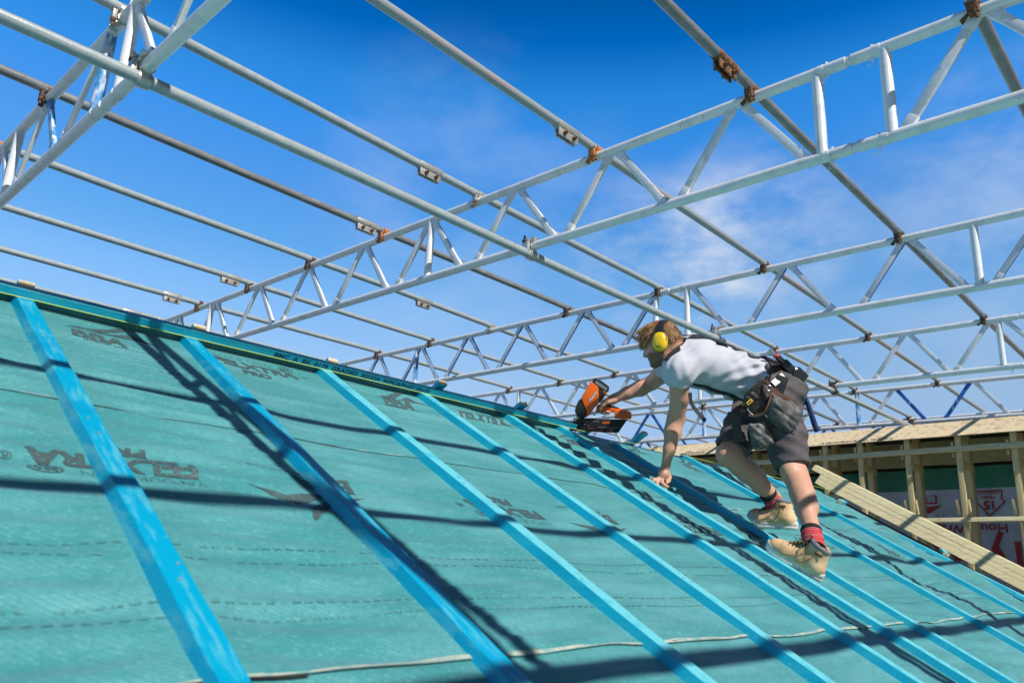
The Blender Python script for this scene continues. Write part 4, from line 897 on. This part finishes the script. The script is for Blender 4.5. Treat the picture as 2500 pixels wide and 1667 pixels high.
# ---- socks
def sock(a,b,ra,rb):
    a=np.asarray(a);b=np.asarray(b); n=24; d=nrm(b-a); u=nrm(np.cross(d,CF)); w_=np.cross(d,u); L_=np.linalg.norm(b-a); vs=[]; al=[]; fs=[]; k=28
    for i in range(n+1):
        t=i/n; c=a+(b-a)*t; r=ra+(rb-ra)*t+.0012*math.sin(t*40)+(.002 if t<.16 else 0)
        for j in range(k):
            th=2*math.pi*j/k; vs.append(c+r*(math.cos(th)*u+math.sin(th)*w_)-person_base); al.append(t*L_+.002*math.sin(th*2+1)+.003*math.cos(th))
    for i in range(n):
        for j in range(k): fs.append((i*k+j,i*k+(j+1)%k,(i+1)*k+(j+1)%k,(i+1)*k+j))
    fs.append(tuple(range(k-1,-1,-1)))
    me=bpy.data.meshes.new('sock'); me.from_pydata([tuple(p) for p in vs],[],fs); me.materials.append(M['sock']); at_=me.attributes.new('along','FLOAT','POINT'); at_.data.foreach_set('value',al); me.shade_smooth(); return link('sock',me,person)
sock(at(1980,1293,3.425),at(1987,1340,3.335),.0435,.050)
sock(at(1874,1203,3.99),at(1902,1246,4.005),.043,.050)
# ---- boots, modelled lying flat then set down in place (x side, y toe, z up)
def boot(heel,e_fwd,e_up,bend,lean,size=1.0):
    e_fwd=nrm(e_fwd); e_up=nrm(e_up-e_fwd*(e_up@e_fwd)); e_s=np.cross(e_fwd,e_up)
    def place(p):
        p=np.asarray(p,float).copy(); p[...,1]+=lean*np.clip(p[...,2]-.055,0,None)*np.clip((.14-p[...,1])/.06,0,1); y=p[...,1]; over=np.clip(y-.185,0,None); th=bend*np.clip(over/.03,0,1)
        y2=np.where(over>0,.185+over*np.cos(th)-(p[...,2])*np.sin(th)*np.clip(over/.03,0,1),y); z2=np.where(over>0,p[...,2]*np.cos(th)+over*np.sin(th),p[...,2])
        return heel+size*(p[...,0:1]*e_s+y2[...,None]*e_fwd+z2[...,None]*e_up)
    f=Field((-.09,-.05,0),(.09,.33,.20),.0034)
    f.chain([V(0,.046,.048),V(0,.11,.046),V(0,.195,.046),V(0,.238,.044)],[.0435,.0415,.0455,.0395],.02,flat=(V(0,0,1),.98))
    f.chain([V(0,.242,.046),V(0,.256,.045)],[.0375,.032],.015)
    f.cone(V(0,.052,.07),V(0,.045,.140),.043,.049,.03); f.cone(V(0,.085,.10),V(0,.075,.135),.036,.040,.03); f.cone(V(0,.10,.085),V(0,.195,.056),.040,.034,.025)
    f.cut(V(0,0,.150),V(0,-.18,1),.004); f.cut(V(0,0,.020),V(0,0,-1),.003)
    f.cone(V(0,.055,.125),V(0,.050,.19),.036,.042,.006,'s')
    f.mod(lambda P: .0016*np.sin(P[:,1]*90+P[:,2]*60)*np.clip((P[:,2]-.05)/.05,0,1)*np.clip((.17-P[:,1])/.08,0,1)+.001*np.sin(P[:,1]*40+P[:,0]*90))
    v,fa=f.polygonise(); 
    for _ in range(2):
        acc=np.zeros_like(v); c=np.zeros(len(v))
        for a,b in ((0,1),(1,2),(2,3),(3,0)): np.add.at(acc,fa[:,a],v[fa[:,b]]); np.add.at(acc,fa[:,b],v[fa[:,a]]); np.add.at(c,fa[:,a],1); np.add.at(c,fa[:,b],1)
        v=v*.5+.5*acc/np.maximum(c,1)[:,None]
    me=bpy.data.meshes.new('boot'); me.from_pydata((place(v)-person_base).tolist(),[],fa.tolist()); me.materials.append(M['boot']); me.shade_smooth(); bo=link('boot',me,person)
    # sole with a heel block and toe spring
    prof=[]
    for t in np.linspace(0,2*np.pi,56,endpoint=False):
        y=.145+.150*math.sin(t); wd=.0425+.006*math.exp(-((y-.215)/.06)**2)-.004*math.exp(-((y-.12)/.05)**2); x=wd*np.sign(math.cos(t))*abs(math.cos(t))**.62; prof.append((x,y))
    mb=MB(); rings=[]
    for z,g in ((.0,-.004),(.004,0),(.014,.001),(.0165,-.0012),(.019,.001),(.030,0),(.037,.0005),(.041,-.003)):
        rings.append([place(V(x*(1+g/.045),.145+(y-.145)*(1+g/.15),z+(.006 if (z<.003 and .075<y<.118) else 0)+(max(0,y-.24)*.25))) for x,y in prof])
    mb.loft(rings); part('sole',mb,M['sole'],bo,angle=50)
    mb=MB(); ring=[]
    for t in np.linspace(0,2*np.pi,33): ring.append(place(V(.045*math.cos(t),.052+.047*math.sin(t),.150+.010*math.sin(t))))
    mb.tube(ring,[.0105+.0015*math.sin(i) for i in range(33)],10); part('padded_collar',mb,M['collar'],bo)
    mb=MB(); tg=[place(V(.024*s,.100+.002*q,.138+.012*q)) for q in (0,1,2) for s in (-1,1)]
    mb.loft([[place(V(x,y,z)) for x in np.linspace(-.026,.026,7)]+[place(V(x,y+.006,z+.004)) for x in np.linspace(.026,-.026,7)] for y,z in ((.19,.094),(.15,.112),(.115,.140),(.100,.170))]); part('tongue',mb,M['lace'],bo)
    mb=MB(); rr=np.random.default_rng(2)
    for k in range(6):
        y=.098+.019*k; z=.158-.0125*k; 
        for s in (-1,1): mb.tube([place(V(s*.028,y,z-.006)),place(V(s*.012,y+.006,z+.004)),place(V(-s*.018,y+.015,z-.004)),place(V(-s*.030,y+.019,z-.014))],.0028,7)
        for s in (-1,1): mb.ball(place(V(s*.031,y,z-.008)),.0042,0,8,6)
    for s in (-1,1):
        base=V(s*.006,.095,.168); mb.tube([place(base),place(base+V(s*.022,.022,.012)),place(base+V(s*.034,.045,-.004)),place(base+V(s*.026,.040,-.022)),place(base+V(s*.008,.012,-.006))],.0028,7); mb.tube([place(base),place(base+V(s*.03,.01,.0)),place(base+V(s*.043,.03,-.03)),place(base+V(s*.044,.028,-.055))],.0026,7)
    part('lace',mb,M['lace'],bo)
    mb=MB()
    for s in (-1,1):
        P0=[V(s*.05,.205,.030),V(s*.052,.175,.045),V(s*.047,.135,.060),V(s*.046,.115,.085)]; 
        ss=[]
        for p in P0:
            q=f.snap(p,.0006)[0]; ss.append(place(q))
        mb.tube(ss,.0013,6)
        P1=[V(s*.05,.13,.036),V(s*.048,.10,.05),V(s*.047,.075,.075),V(s*.048,.06,.10)]; mb.tube([place(f.snap(p,.0006)[0]) for p in P1],.0013,6)
    part('stitching',mb,M['seam'],bo)
    mb=MB(); c=place(f.snap(V(-.05,.040,.118),.0005)[0]); mb.box(c,(e_fwd,e_up,e_s),(.017,.0065,.0012)); part('side_badge',mb,M['leather_brown'],bo,bevel=.001)
    return bo
hl=at(2003,1420,3.285); boot(hl,US*1.0+UX*(-.16)-UN*.0,UN,0.0,.16,.90)
hr_=at(1946,1293,3.90); boot(hr_,V(-.10,1,.02),V(0,-.0,1),.52,.30,.95)
# ================================================================== what he wears and carries
def ribbon(mb,pts,w,t,fld=None,off=.002,side=None,m=0,n=40,edge_in=False):
    P=np.array(pts,float); tt=np.linspace(0,len(P)-1,n); ip=[]
    for q in tt:                                             # Catmull-Rom through the given points
        i=min(int(q),len(P)-2); u=q-i; a,b,c,d=P[max(i-1,0)],P[i],P[i+1],P[min(i+2,len(P)-1)]
        ip.append(.5*((2*b)+(-a+c)*u+(2*a-5*b+4*c-d)*u*u+(-a+3*b-3*c+d)*u**3))
    ip=np.array(ip)
    if fld is not None: ip=fld.snap(ip,off)
    rings=[]
    for i in range(n):
        d=nrm(ip[min(i+1,n-1)]-ip[max(i-1,0)])
        nn=fld.grad(ip[i])[0] if fld is not None else np.asarray(side,float); nn=nrm(nn-d*(nn@d)); s=np.cross(d,nn)
        if fld is None: rings.append([ip[i]-s*w/2,ip[i]+s*w/2,ip[i]+s*w/2+nn*t,ip[i]-s*w/2+nn*t]); continue
        row=fld.snap(np.array([ip[i]+s*w*q for q in (-.5,-.25,0,.25,.5)]),off); g_=fld.grad(row)
        rings.append([p-k*.006 for p,k in zip(row,g_)]+[p+k*t for p,k in zip(row[::-1],g_[::-1])])
    mb.loft(rings,m); return ip
belt=thing('tool_belt',at(1868,948,4.06),'dark leather tool belt with grey suede pouches and black shoulder braces on the man','tool belt')
# braces over the back
mb=MB()
ribbon(mb,[at(1640,893,3.92),at(1645,873,3.92),at(1657,853,3.95),at(1674,842,4.0),at(1698,838,4.03),at(1740,843,4.06),at(1800,862,4.05),at(1850,886,4.04),at(1880,903,4.04)],.036,.004,sh,.003,n=70)
ribbon(mb,[at(1640,900,4.36),at(1640,858,4.2),at(1690,834,4.13),at(1740,840,4.10),at(1800,860,4.10),at(1855,886,4.12)],.036,.004,sh,.003,n=60)
part('shoulder_brace',mb,M['webbing'],belt)
mb=MB(); ribbon(mb,[at(1702,955,3.95),at(1740,962,3.96),at(1790,968,3.97),at(1815,975,3.96)],.028,.004,sh,.003,n=40); part('front_brace',mb,M['webbing'],belt)
mb=MB(); c=sh.snap(at(1760,850,4.05),.008)[0]; mb.box(c,(TA,SHX,sh.grad(c)[0]),(.030,.055,.005)); part('brace_pad',mb,M['webbing'],belt,bevel=.003)
mb=MB(); ribbon(mb,[at(1684,958,3.90),at(1687,982,3.90),at(1700,1003,3.905),at(1722,1027,3.91)],.024,.003,None,0,side=nrm(CF*-.8+CR*.5+CD*-.2)); part('hanging_strap_end',mb,M['webbing'],belt)
# the belt ring
ring=[]; wa2=at(1852,936,4.06); tx=HPX; ty=np.cross(HPX,TA)
ringp=[wa2+.196*math.cos(t)*tx+.150*math.sin(t)*ty for t in np.linspace(0,2*np.pi,49)]
ringp=so_.snap(np.array(ringp),.004); rings=[]
for i in range(49):
    p=ringp[i%48]; nn=so_.grad(p)[0]; nn=nrm(nn-TA*(nn@TA)); a=TA*.030
    rings.append([p-a,p+a,p+a+nn*.006,p-a+nn*.006])
mb=MB(); mb.loft(rings,caps=False); part('waist_belt',mb,M['leather_dark'],belt)
mb=MB(); p=so_.snap(at(1905,938,3.85),.010)[0]; nn=so_.grad(p)[0]; u_=nrm(np.cross(nn,TA)); mb.box(p,(u_,nrm(np.cross(nn,u_)),nn),(.045,.030,.004)); part('belt_back_panel',mb,M['black_plastic'],belt,bevel=.003)
mb=MB(); p=so_.snap(at(1902,925,3.85),.012)[0]; nn=so_.grad(p)[0]; d_=nrm(at(1918,912,3.85)-at(1886,938,3.85)); d_=nrm(d_-nn*(d_@nn)); mb.box(p,(d_,np.cross(nn,d_),nn),(.040,.016,.002)); part('white_label',mb,M['white_dec'],belt,bevel=.0015)
def pouch(poly,d0,bulge,mt,name,n=14,thick=.012):
    """leather panel with the outline given, swelling toward the viewer, with a turned edge"""
    P=np.array(poly,float); c=P.mean(0); m=len(P); k=8; dens=[]
    for i in range(m):
        a,b=P[i],P[(i+1)%m]
        for q in range(k): dens.append(a+(b-a)*q/k)
    D=np.array(dens)
    for _ in range(3): D=(np.roll(D,1,0)+2*D+np.roll(D,-1,0))/4
    D=c+(D-c)*1.03; mb=MB(); rings=[]
    for r,z in ((1.0,thick),(1.0,0),(.98,-bulge*.12),(.93,-bulge*.34),(.86,-bulge*.54),(.76,-bulge*.74),(.62,-bulge*.88),(.45,-bulge*.96),(.25,-bulge*.99),(.06,-bulge)):
        rings.append([at(*(c+(q-c)*r),d0+z+.006*math.sin((c+(q-c)*r)[0]*.11+(c+(q-c)*r)[1]*.07)+.003*math.sin((c+(q-c)*r)[0]*.23-(c+(q-c)*r)[1]*.31)) for q in D])
    mb.loft(rings); return part(name,mb,mt,belt,angle=60)
pouch([(1815,968),(1836,945),(1862,926),(1880,942),(1888,965),(1880,1004),(1858,1016),(1836,1015),(1822,994)],3.800,.030,M['leather_dark'],'holster_panel')
pouch([(1826,1034),(1846,1034),(1868,1026),(1882,1058),(1897,1086),(1868,1096),(1838,1098)],3.775,.045,M['leather_grey'],'small_pouch')
pouch([(1884,958),(1902,964),(1926,974),(1962,1005),(1951,1030),(1939,1054),(1927,1062),(1898,1044),(1872,1022),(1876,992)],3.762,.060,M['leather_grey'],'large_pouch')
mb=MB()
ribbon(mb,[at(1858,925,3.785),at(1872,936,3.765),at(1888,952,3.745),at(1908,964,3.735),at(1928,975,3.735)],.016,.006,None,0,side=-CF)
ribbon(mb,[at(1886,956,3.740),at(1877,985,3.735),at(1866,1006,3.745),at(1846,1014,3.76),at(1828,1012,3.775)],.014,.006,None,0,side=-CF)
part('leather_trim',mb,M['leather_brown'],belt)
mb=MB(); 
ribbon(mb,[at(1822,966,3.79),at(1842,948,3.775),at(1866,930,3.77)],.022,.006,None,0,side=-CF); ribbon(mb,[at(1812,980,3.80),at(1836,955,3.785),at(1858,936,3.78)],.012,.006,None,0,side=-CF)
ribbon(mb,[at(1872,930,3.765),at(1880,945,3.75),at(1888,960,3.742)],.012,.006,None,0,side=-CF)
part('holster_loops',mb,M['leather_dark'],belt)
mb=MB(); mb.tube([at(1878+7*math.cos(t),947+6*math.sin(t),3.742) for t in np.linspace(0,6.28,17)],.0022,8); part('steel_ring',mb,M['steel'],belt)
mb=MB(); c=at(1830,981,3.752); ex=nrm(at(1838,974,3.75)-at(1822,988,3.75)); mb.box(c,(ex,np.cross(CF,ex),CF),(.016,.0085,.002)); yt=part('yellow_tag',mb,M['yellow'],belt,bevel=.0015)
mb=MB(); mb.box(c-CF*.0022,(ex,np.cross(CF,ex),CF),(.010,.0035,.0006)); part('tag_print',mb,M['black_ink'],yt)
mb=MB(); ribbon(mb,[at(1802,978,3.88),at(1797,1000,3.85),at(1796,1025,3.84),at(1800,1055,3.84),at(1806,1078,3.84)],.046,.004,None,0,side=nrm(-CF+CR*-.3)); part('belt_tail',mb,M['leather_dark'],belt)
mb=MB(); mb.tube([at(1824,996,3.765),at(1830,1006,3.76),at(1838,1012,3.755)],.0022,6); mb.tube([at(1942,1035,3.72),at(1947,1050,3.72)],.004,8); mb.tube([at(1868,1012,3.72),at(1873,1018,3.715)],.003,6); part('steel_rivets',mb,M['steel'],belt)
# hammer hanging at his back
ham=thing('hammer',at(1988,1010,3.93),'hammer with speckled dark blue grip hanging behind the man\'s hip','hammer')
mb=MB(); mb.tube([at(1966,962,3.93),at(1972,985,3.925),at(1982,1015,3.92),at(1990,1040,3.915),at(1996,1052,3.915)],[.006,.0125,.0135,.0145,.016],12); part('grip',mb,M['hammer_blue'],ham)
mb=MB(); mb.tube([at(1956,930,3.935),at(1966,962,3.93)],.0055,10); part('shaft',mb,M['steel'],ham)
mb=MB(); mb.tube([at(1938,902,3.92),at(1946,905,3.92)],.017,14); mb.tube([at(1946,905,3.92),at(1958,914,3.94),at(1966,918,3.95)],[.013,.014,.009],10); part('head',mb,M['steel'],ham)
mb=MB(); mb.box(at(1950,916,3.925),(nrm(CR+CD),nrm(CD-CR),CF),(.034,.030,.026)); mb.box(at(1925,897,3.93),(nrm(CR+CD),nrm(CD-CR),CF),(.040,.022,.020)); part('hammer_holder',mb,M['black_plastic'],belt,bevel=.006)
mb=MB(); mb.tube([at(1948,1016,3.85),at(1962,1015,3.85),at(1978,1013,3.86)],.004,8); part('tool_clip',mb,M['black_plastic'],belt)
pl=thing('pliers',at(1910,890,3.96),'red jointed hand tool sticking up out of the back of the tool belt','hand tool')
mb=MB(); mb.tube([at(1880,852,3.96),at(1887,862,3.96),at(1894,872,3.96)],[.009,.012,.010],10); part('jaw',mb,M['steel'],pl)
mb=MB(); mb.ball(at(1896,869,3.95),(.013,.013,.012),0,12,8); part('joint',mb,M['red_tool'],pl)
mb=MB(); mb.tube([at(1896,872,3.955),at(1910,886,3.955),at(1922,900,3.955)],[.011,.011,.010],10); mb.tube([at(1902,868,3.97),at(1916,882,3.97),at(1930,898,3.97)],[.006,.007,.006],8); part('handle',mb,M['black_plastic'],pl)
# ear defenders
ear=thing('ear_defenders',HC,'yellow ear defenders with a black headband over the man\'s fair hair','ear defenders')
EU=nrm(HU*.93-HF*.36); EF=np.cross(EU,HR)
for s in (-1,1):
    mb=MB(); c=hp(s*.104,-.020,-.024); rings=[]
    for r,z in ((.80,-.024),(.97,-.020),(1.0,-.010),(1.0,.004),(.94,.015),(.78,.022),(.50,.0265),(.15,.028)):
        rings.append([c+HR*s*z+EF*(.0375*r*np.sign(math.cos(t))*abs(math.cos(t))**.82)+EU*((.050*r)*np.sign(math.sin(t))*abs(math.sin(t))**.85) for t in np.linspace(0,2*np.pi,40,endpoint=False)])
    mb.loft(rings); cup=part('cup',mb,M['yellow'],ear,angle=60)
    mb=MB(); mb.loft([[hp(s*.078,-.020,-.024)+HR*s*z+EF*(.038*r*math.cos(t))+EU*(.050*r*math.sin(t)) for t in np.linspace(0,2*np.pi,32,endpoint=False)] for r,z in ((.85,-.012),(1.0,-.006),(1.0,.004),(.9,.008))]); part('cushion',mb,M['black_plastic'],cup)
    mb=MB(); v,t=text_tris('MAX',.011,.0003,0,'CENTER')
    fn=lambda v,s=s: np.array([c+HR*s*.0262+EF*(-s*q[0])*1+EU*(q[1]-.036)*1.0 for q in np.asarray(v)])
    lay(mb,(v,t),fn); part('cup_print',mb,M['black_ink'],cup)
    mb=MB(); 
    for q in (-1,1): mb.tube([hp(s*.112,-.020,-.024)+EF*.036*q+EU*.004,hp(s*.108,-.020,-.024)+EF*.030*q+EU*.050,hp(s*.101,-.020,-.024)+EF*.012*q+EU*.066],.0045,8)
    part('yoke',mb,M['black_plastic'],cup)
mb=MB(); arc=[]
for t in np.linspace(math.radians(-8),math.radians(188),44): arc.append(hp(0,-.018,0)+HR*(.096*math.cos(t))+EU*(.034+.072*max(0,math.sin(t))**.8+ (0 if math.sin(t)>0 else math.sin(t)*.12))-HF*.012)
rings=[]
for i,p in enumerate(arc):
    d=nrm(arc[min(i+1,43)]-arc[max(i-1,0)]); n_=nrm(np.cross(EF,d)); n_=n_ if n_@(p-HC)>0 else -n_; w_=.019*(.8+.2*math.sin(math.pi*i/43)); tk=.006
    rings.append([p-EF*w_,p+EF*w_,p+EF*w_*.96+n_*tk,p+n_*(tk+.003),p-EF*w_*.96+n_*tk])
mb.loft(rings); part('headband',mb,M['black_plastic'],ear,angle=50)
# ================================================================== nail gun
GD=4.50; GS=10.456
g=lambda x,y,dz=0: at(1380+x/GS,910+y/GS,GD+dz)
gun=thing('nail_gun',g(900,1000),'orange and black nail gun in the man\'s right hand, nose on the ridge batten end','nail gun')
def slab(poly,t,dz=0,bev=.004,name='',mt=None,parent=None,seg=2):
    mb=MB(); mb.loft([[g(x,y,dz-t/2) for x,y in poly],[g(x,y,dz+t/2) for x,y in poly]]); return part(name,mb,mt,parent or gun,bevel=bev,seg=seg)
magz=slab([(95,1405),(130,1460),(235,1490),(700,1505),(1352,1532),(1470,1360),(1592,1188),(1240,1182),(720,1155),(480,1152),(300,1105),(205,1230)],.036,0,.004,'magazine',M['gun_black'])
slab([(240,990),(262,880),(330,720),(405,640),(480,830),(560,1010),(500,1160),(290,1120),(280,1060)],.075,0,.009,'nose_housing',M['black_plastic'])
bodyg=slab([(400,640),(520,440),(655,208),(760,290),(855,372),(868,770),(750,885),(640,1060),(500,1162),(560,1010),(470,810)],.088,0,.011,'body_shell',M['orange'])
slab([(850,375),(985,455),(1005,560),(985,640),(900,760),(866,772)],.080,0,.008,'rear_shell',M['black_plastic'])
slab([(968,455),(1062,502),(1030,590),(998,602)],.084,0,.004,'rear_flash',M['orange'])
cap=slab([(680,225),(752,118),(940,210),(1125,352),(1112,470),(1060,505),(850,376)],.078,0,.008,'top_cap',M['black_plastic'])
mb=MB()
for k in range(13):
    a=k/12; x0,y0=800+a*270,200+a*185; mb.loft([[g(x0-9,y0-2,-.041),g(x0+6,y0+6,-.041),g(x0-26,y0+72,-.041),g(x0-41,y0+64,-.041)],[g(x0-9,y0-2,-.037),g(x0+6,y0+6,-.037),g(x0-26,y0+72,-.037),g(x0-41,y0+64,-.037)]])
part('grille',mb,M['galv'],cap)
hand_=slab([(780,880),(900,800),(1010,800),(1200,838),(1400,905),(1560,945),(1420,1010),(1270,1005),(1160,985),(1000,965),(900,1000),(800,960)],.040,0,.010,'handle',M['orange'])
slab([(1000,792),(1200,832),(1395,897),(1330,915),(1150,880),(1000,866)],.043,0,.006,'grip_pad',M['black_plastic'])
slab([(1252,1000),(1300,940),(1380,918),(1560,948),(1688,1005),(1695,1150),(1665,1182),(1250,1165)],.066,0,.009,'battery',M['orange'])
mb=MB(); mb.tube([g(1400,970,-.036),g(1560,965,-.036),g(1590,1000,-.036),g(1590,1050,-.036),g(1400,1060,-.036),g(1350,1020,-.036),g(1380,975,-.036),g(1402,970,-.036)],.0016,8); part('battery_wire_clip',mb,M['steel'],gun)
slab([(1420,1000),(1570,1000),(1560,1040),(1420,1040)],.069,0,.002,'battery_latch',M['orange_dim'])
slab([(735,960),(830,985),(825,1010),(770,1000)],.022,0,.003,'trigger',M['black_plastic'])
slab([(690,990),(730,980),(745,1060),(790,1075),(770,1090),(715,1082)],.014,0,.003,'trigger_guard',M['zinc'])
slab([(205,1215),(300,1120),(385,1130),(290,1200),(262,1250)],.042,0,.002,'nose_bracket',M['zinc'])
slab([(205,1170),(230,1125),(255,1170),(225,1200)],.044,0,.002,'red_catch',M['red_tool'])
slab([(100,1380),(150,1400),(200,1490),(120,1462)],.022,0,.003,'contact_tip',M['steel'])
for nm,poly,mk in (('orange_label',[(948,1243),(1140,1243),(1128,1298),(942,1298)],'orange_dim'),('pale_line',[(690,1234),(865,1234),(865,1242),(690,1242)],'galv'),('pale_line',[(840,1378),(1410,1402),(1408,1409),(840,1386)],'galv'),('pale_line',[(715,1156),(1250,1180),(1250,1190),(715,1168)],'galv'),('red_line',[(590,1405),(715,1408),(712,1418),(590,1415)],'orange_dim')):
    mb=MB(); mb.loft([[g(x,y,-.0192) for x,y in poly],[g(x,y,-.0178) for x,y in poly]]); part(nm,mb,M[mk],magz)
mb=MB()
for x,y in ((545,1245),(502,1312),(600,1345),(130,1395)): mb.ball(g(x,y,-.0185),.0028 if x<590 and x>200 else .0016,0,10,6)
part('screw',mb,M['white_dec'],magz)
def glet(txt,x,y,size,ang,dz,mk,parent,off=.0005,shear=0,nm='lettering'):
    v,t=text_tris(txt,size,off,shear); ca,sa=math.cos(ang),math.sin(ang)
    fn=lambda v: np.array([g(x+(a*ca+b*sa)*415*GS,y-(a*sa*-1*-1+b*-0)*0-( -a*sa*-1 + b*ca)*415*GS,dz) for a,b in np.asarray(v)])
    fn=lambda v: np.array([g(x+(a*ca-b*sa)*415*GS,y-(a*sa+b*ca)*415*GS,dz) for a,b in np.asarray(v)])
    mb=MB(); lay(mb,(v,t),fn); return part(nm,mb,M[mk],parent)
an=math.radians(58)
pol=[(575,660),(600,640),(790,455),(800,490),(655,735),(625,765)]
glet('Paslode',668,712,.0200,an,-.0452,'black_ink',bodyg,.0019,.1); glet('Paslode',668,712,.0200,an,-.0455,'white_dec',bodyg,.0005,.1,'brand_lettering')
mb=MB()
for poly in ([(570,690),(600,640),(640,665),(620,700),(655,735),(628,765),(600,720)],): mb.loft([[g(x,y,-.0454) for x,y in poly],[g(x,y,-.0444) for x,y in poly]])
part('brand_mark',mb,M['red_dec'],bodyg)
mb=MB(); poly=[(600,700),(615,668),(628,675),(616,702),(640,738),(630,750)]; mb.loft([[g(x,y,-.0460) for x,y in poly],[g(x,y,-.0455) for x,y in poly]]); part('brand_mark',mb,M['white_dec'],bodyg)
glet('360',1045,1478,.0140,-.02,-.0186,'red_tool',magz,.0006,.15,'model_lettering'); glet('X',1150,1482,.0150,-.02,-.0186,'white_dec',magz,.0005,.15,'model_lettering'); glet('i',1215,1486,.0150,-.02,-.0186,'blue_dec',magz,.0012,.1,'model_lettering')
# ------------------------------------------------------------------ lift the whole place to its height above ground
for o in list(COL.objects):
    if o.parent is None: o.location.z += LIFT
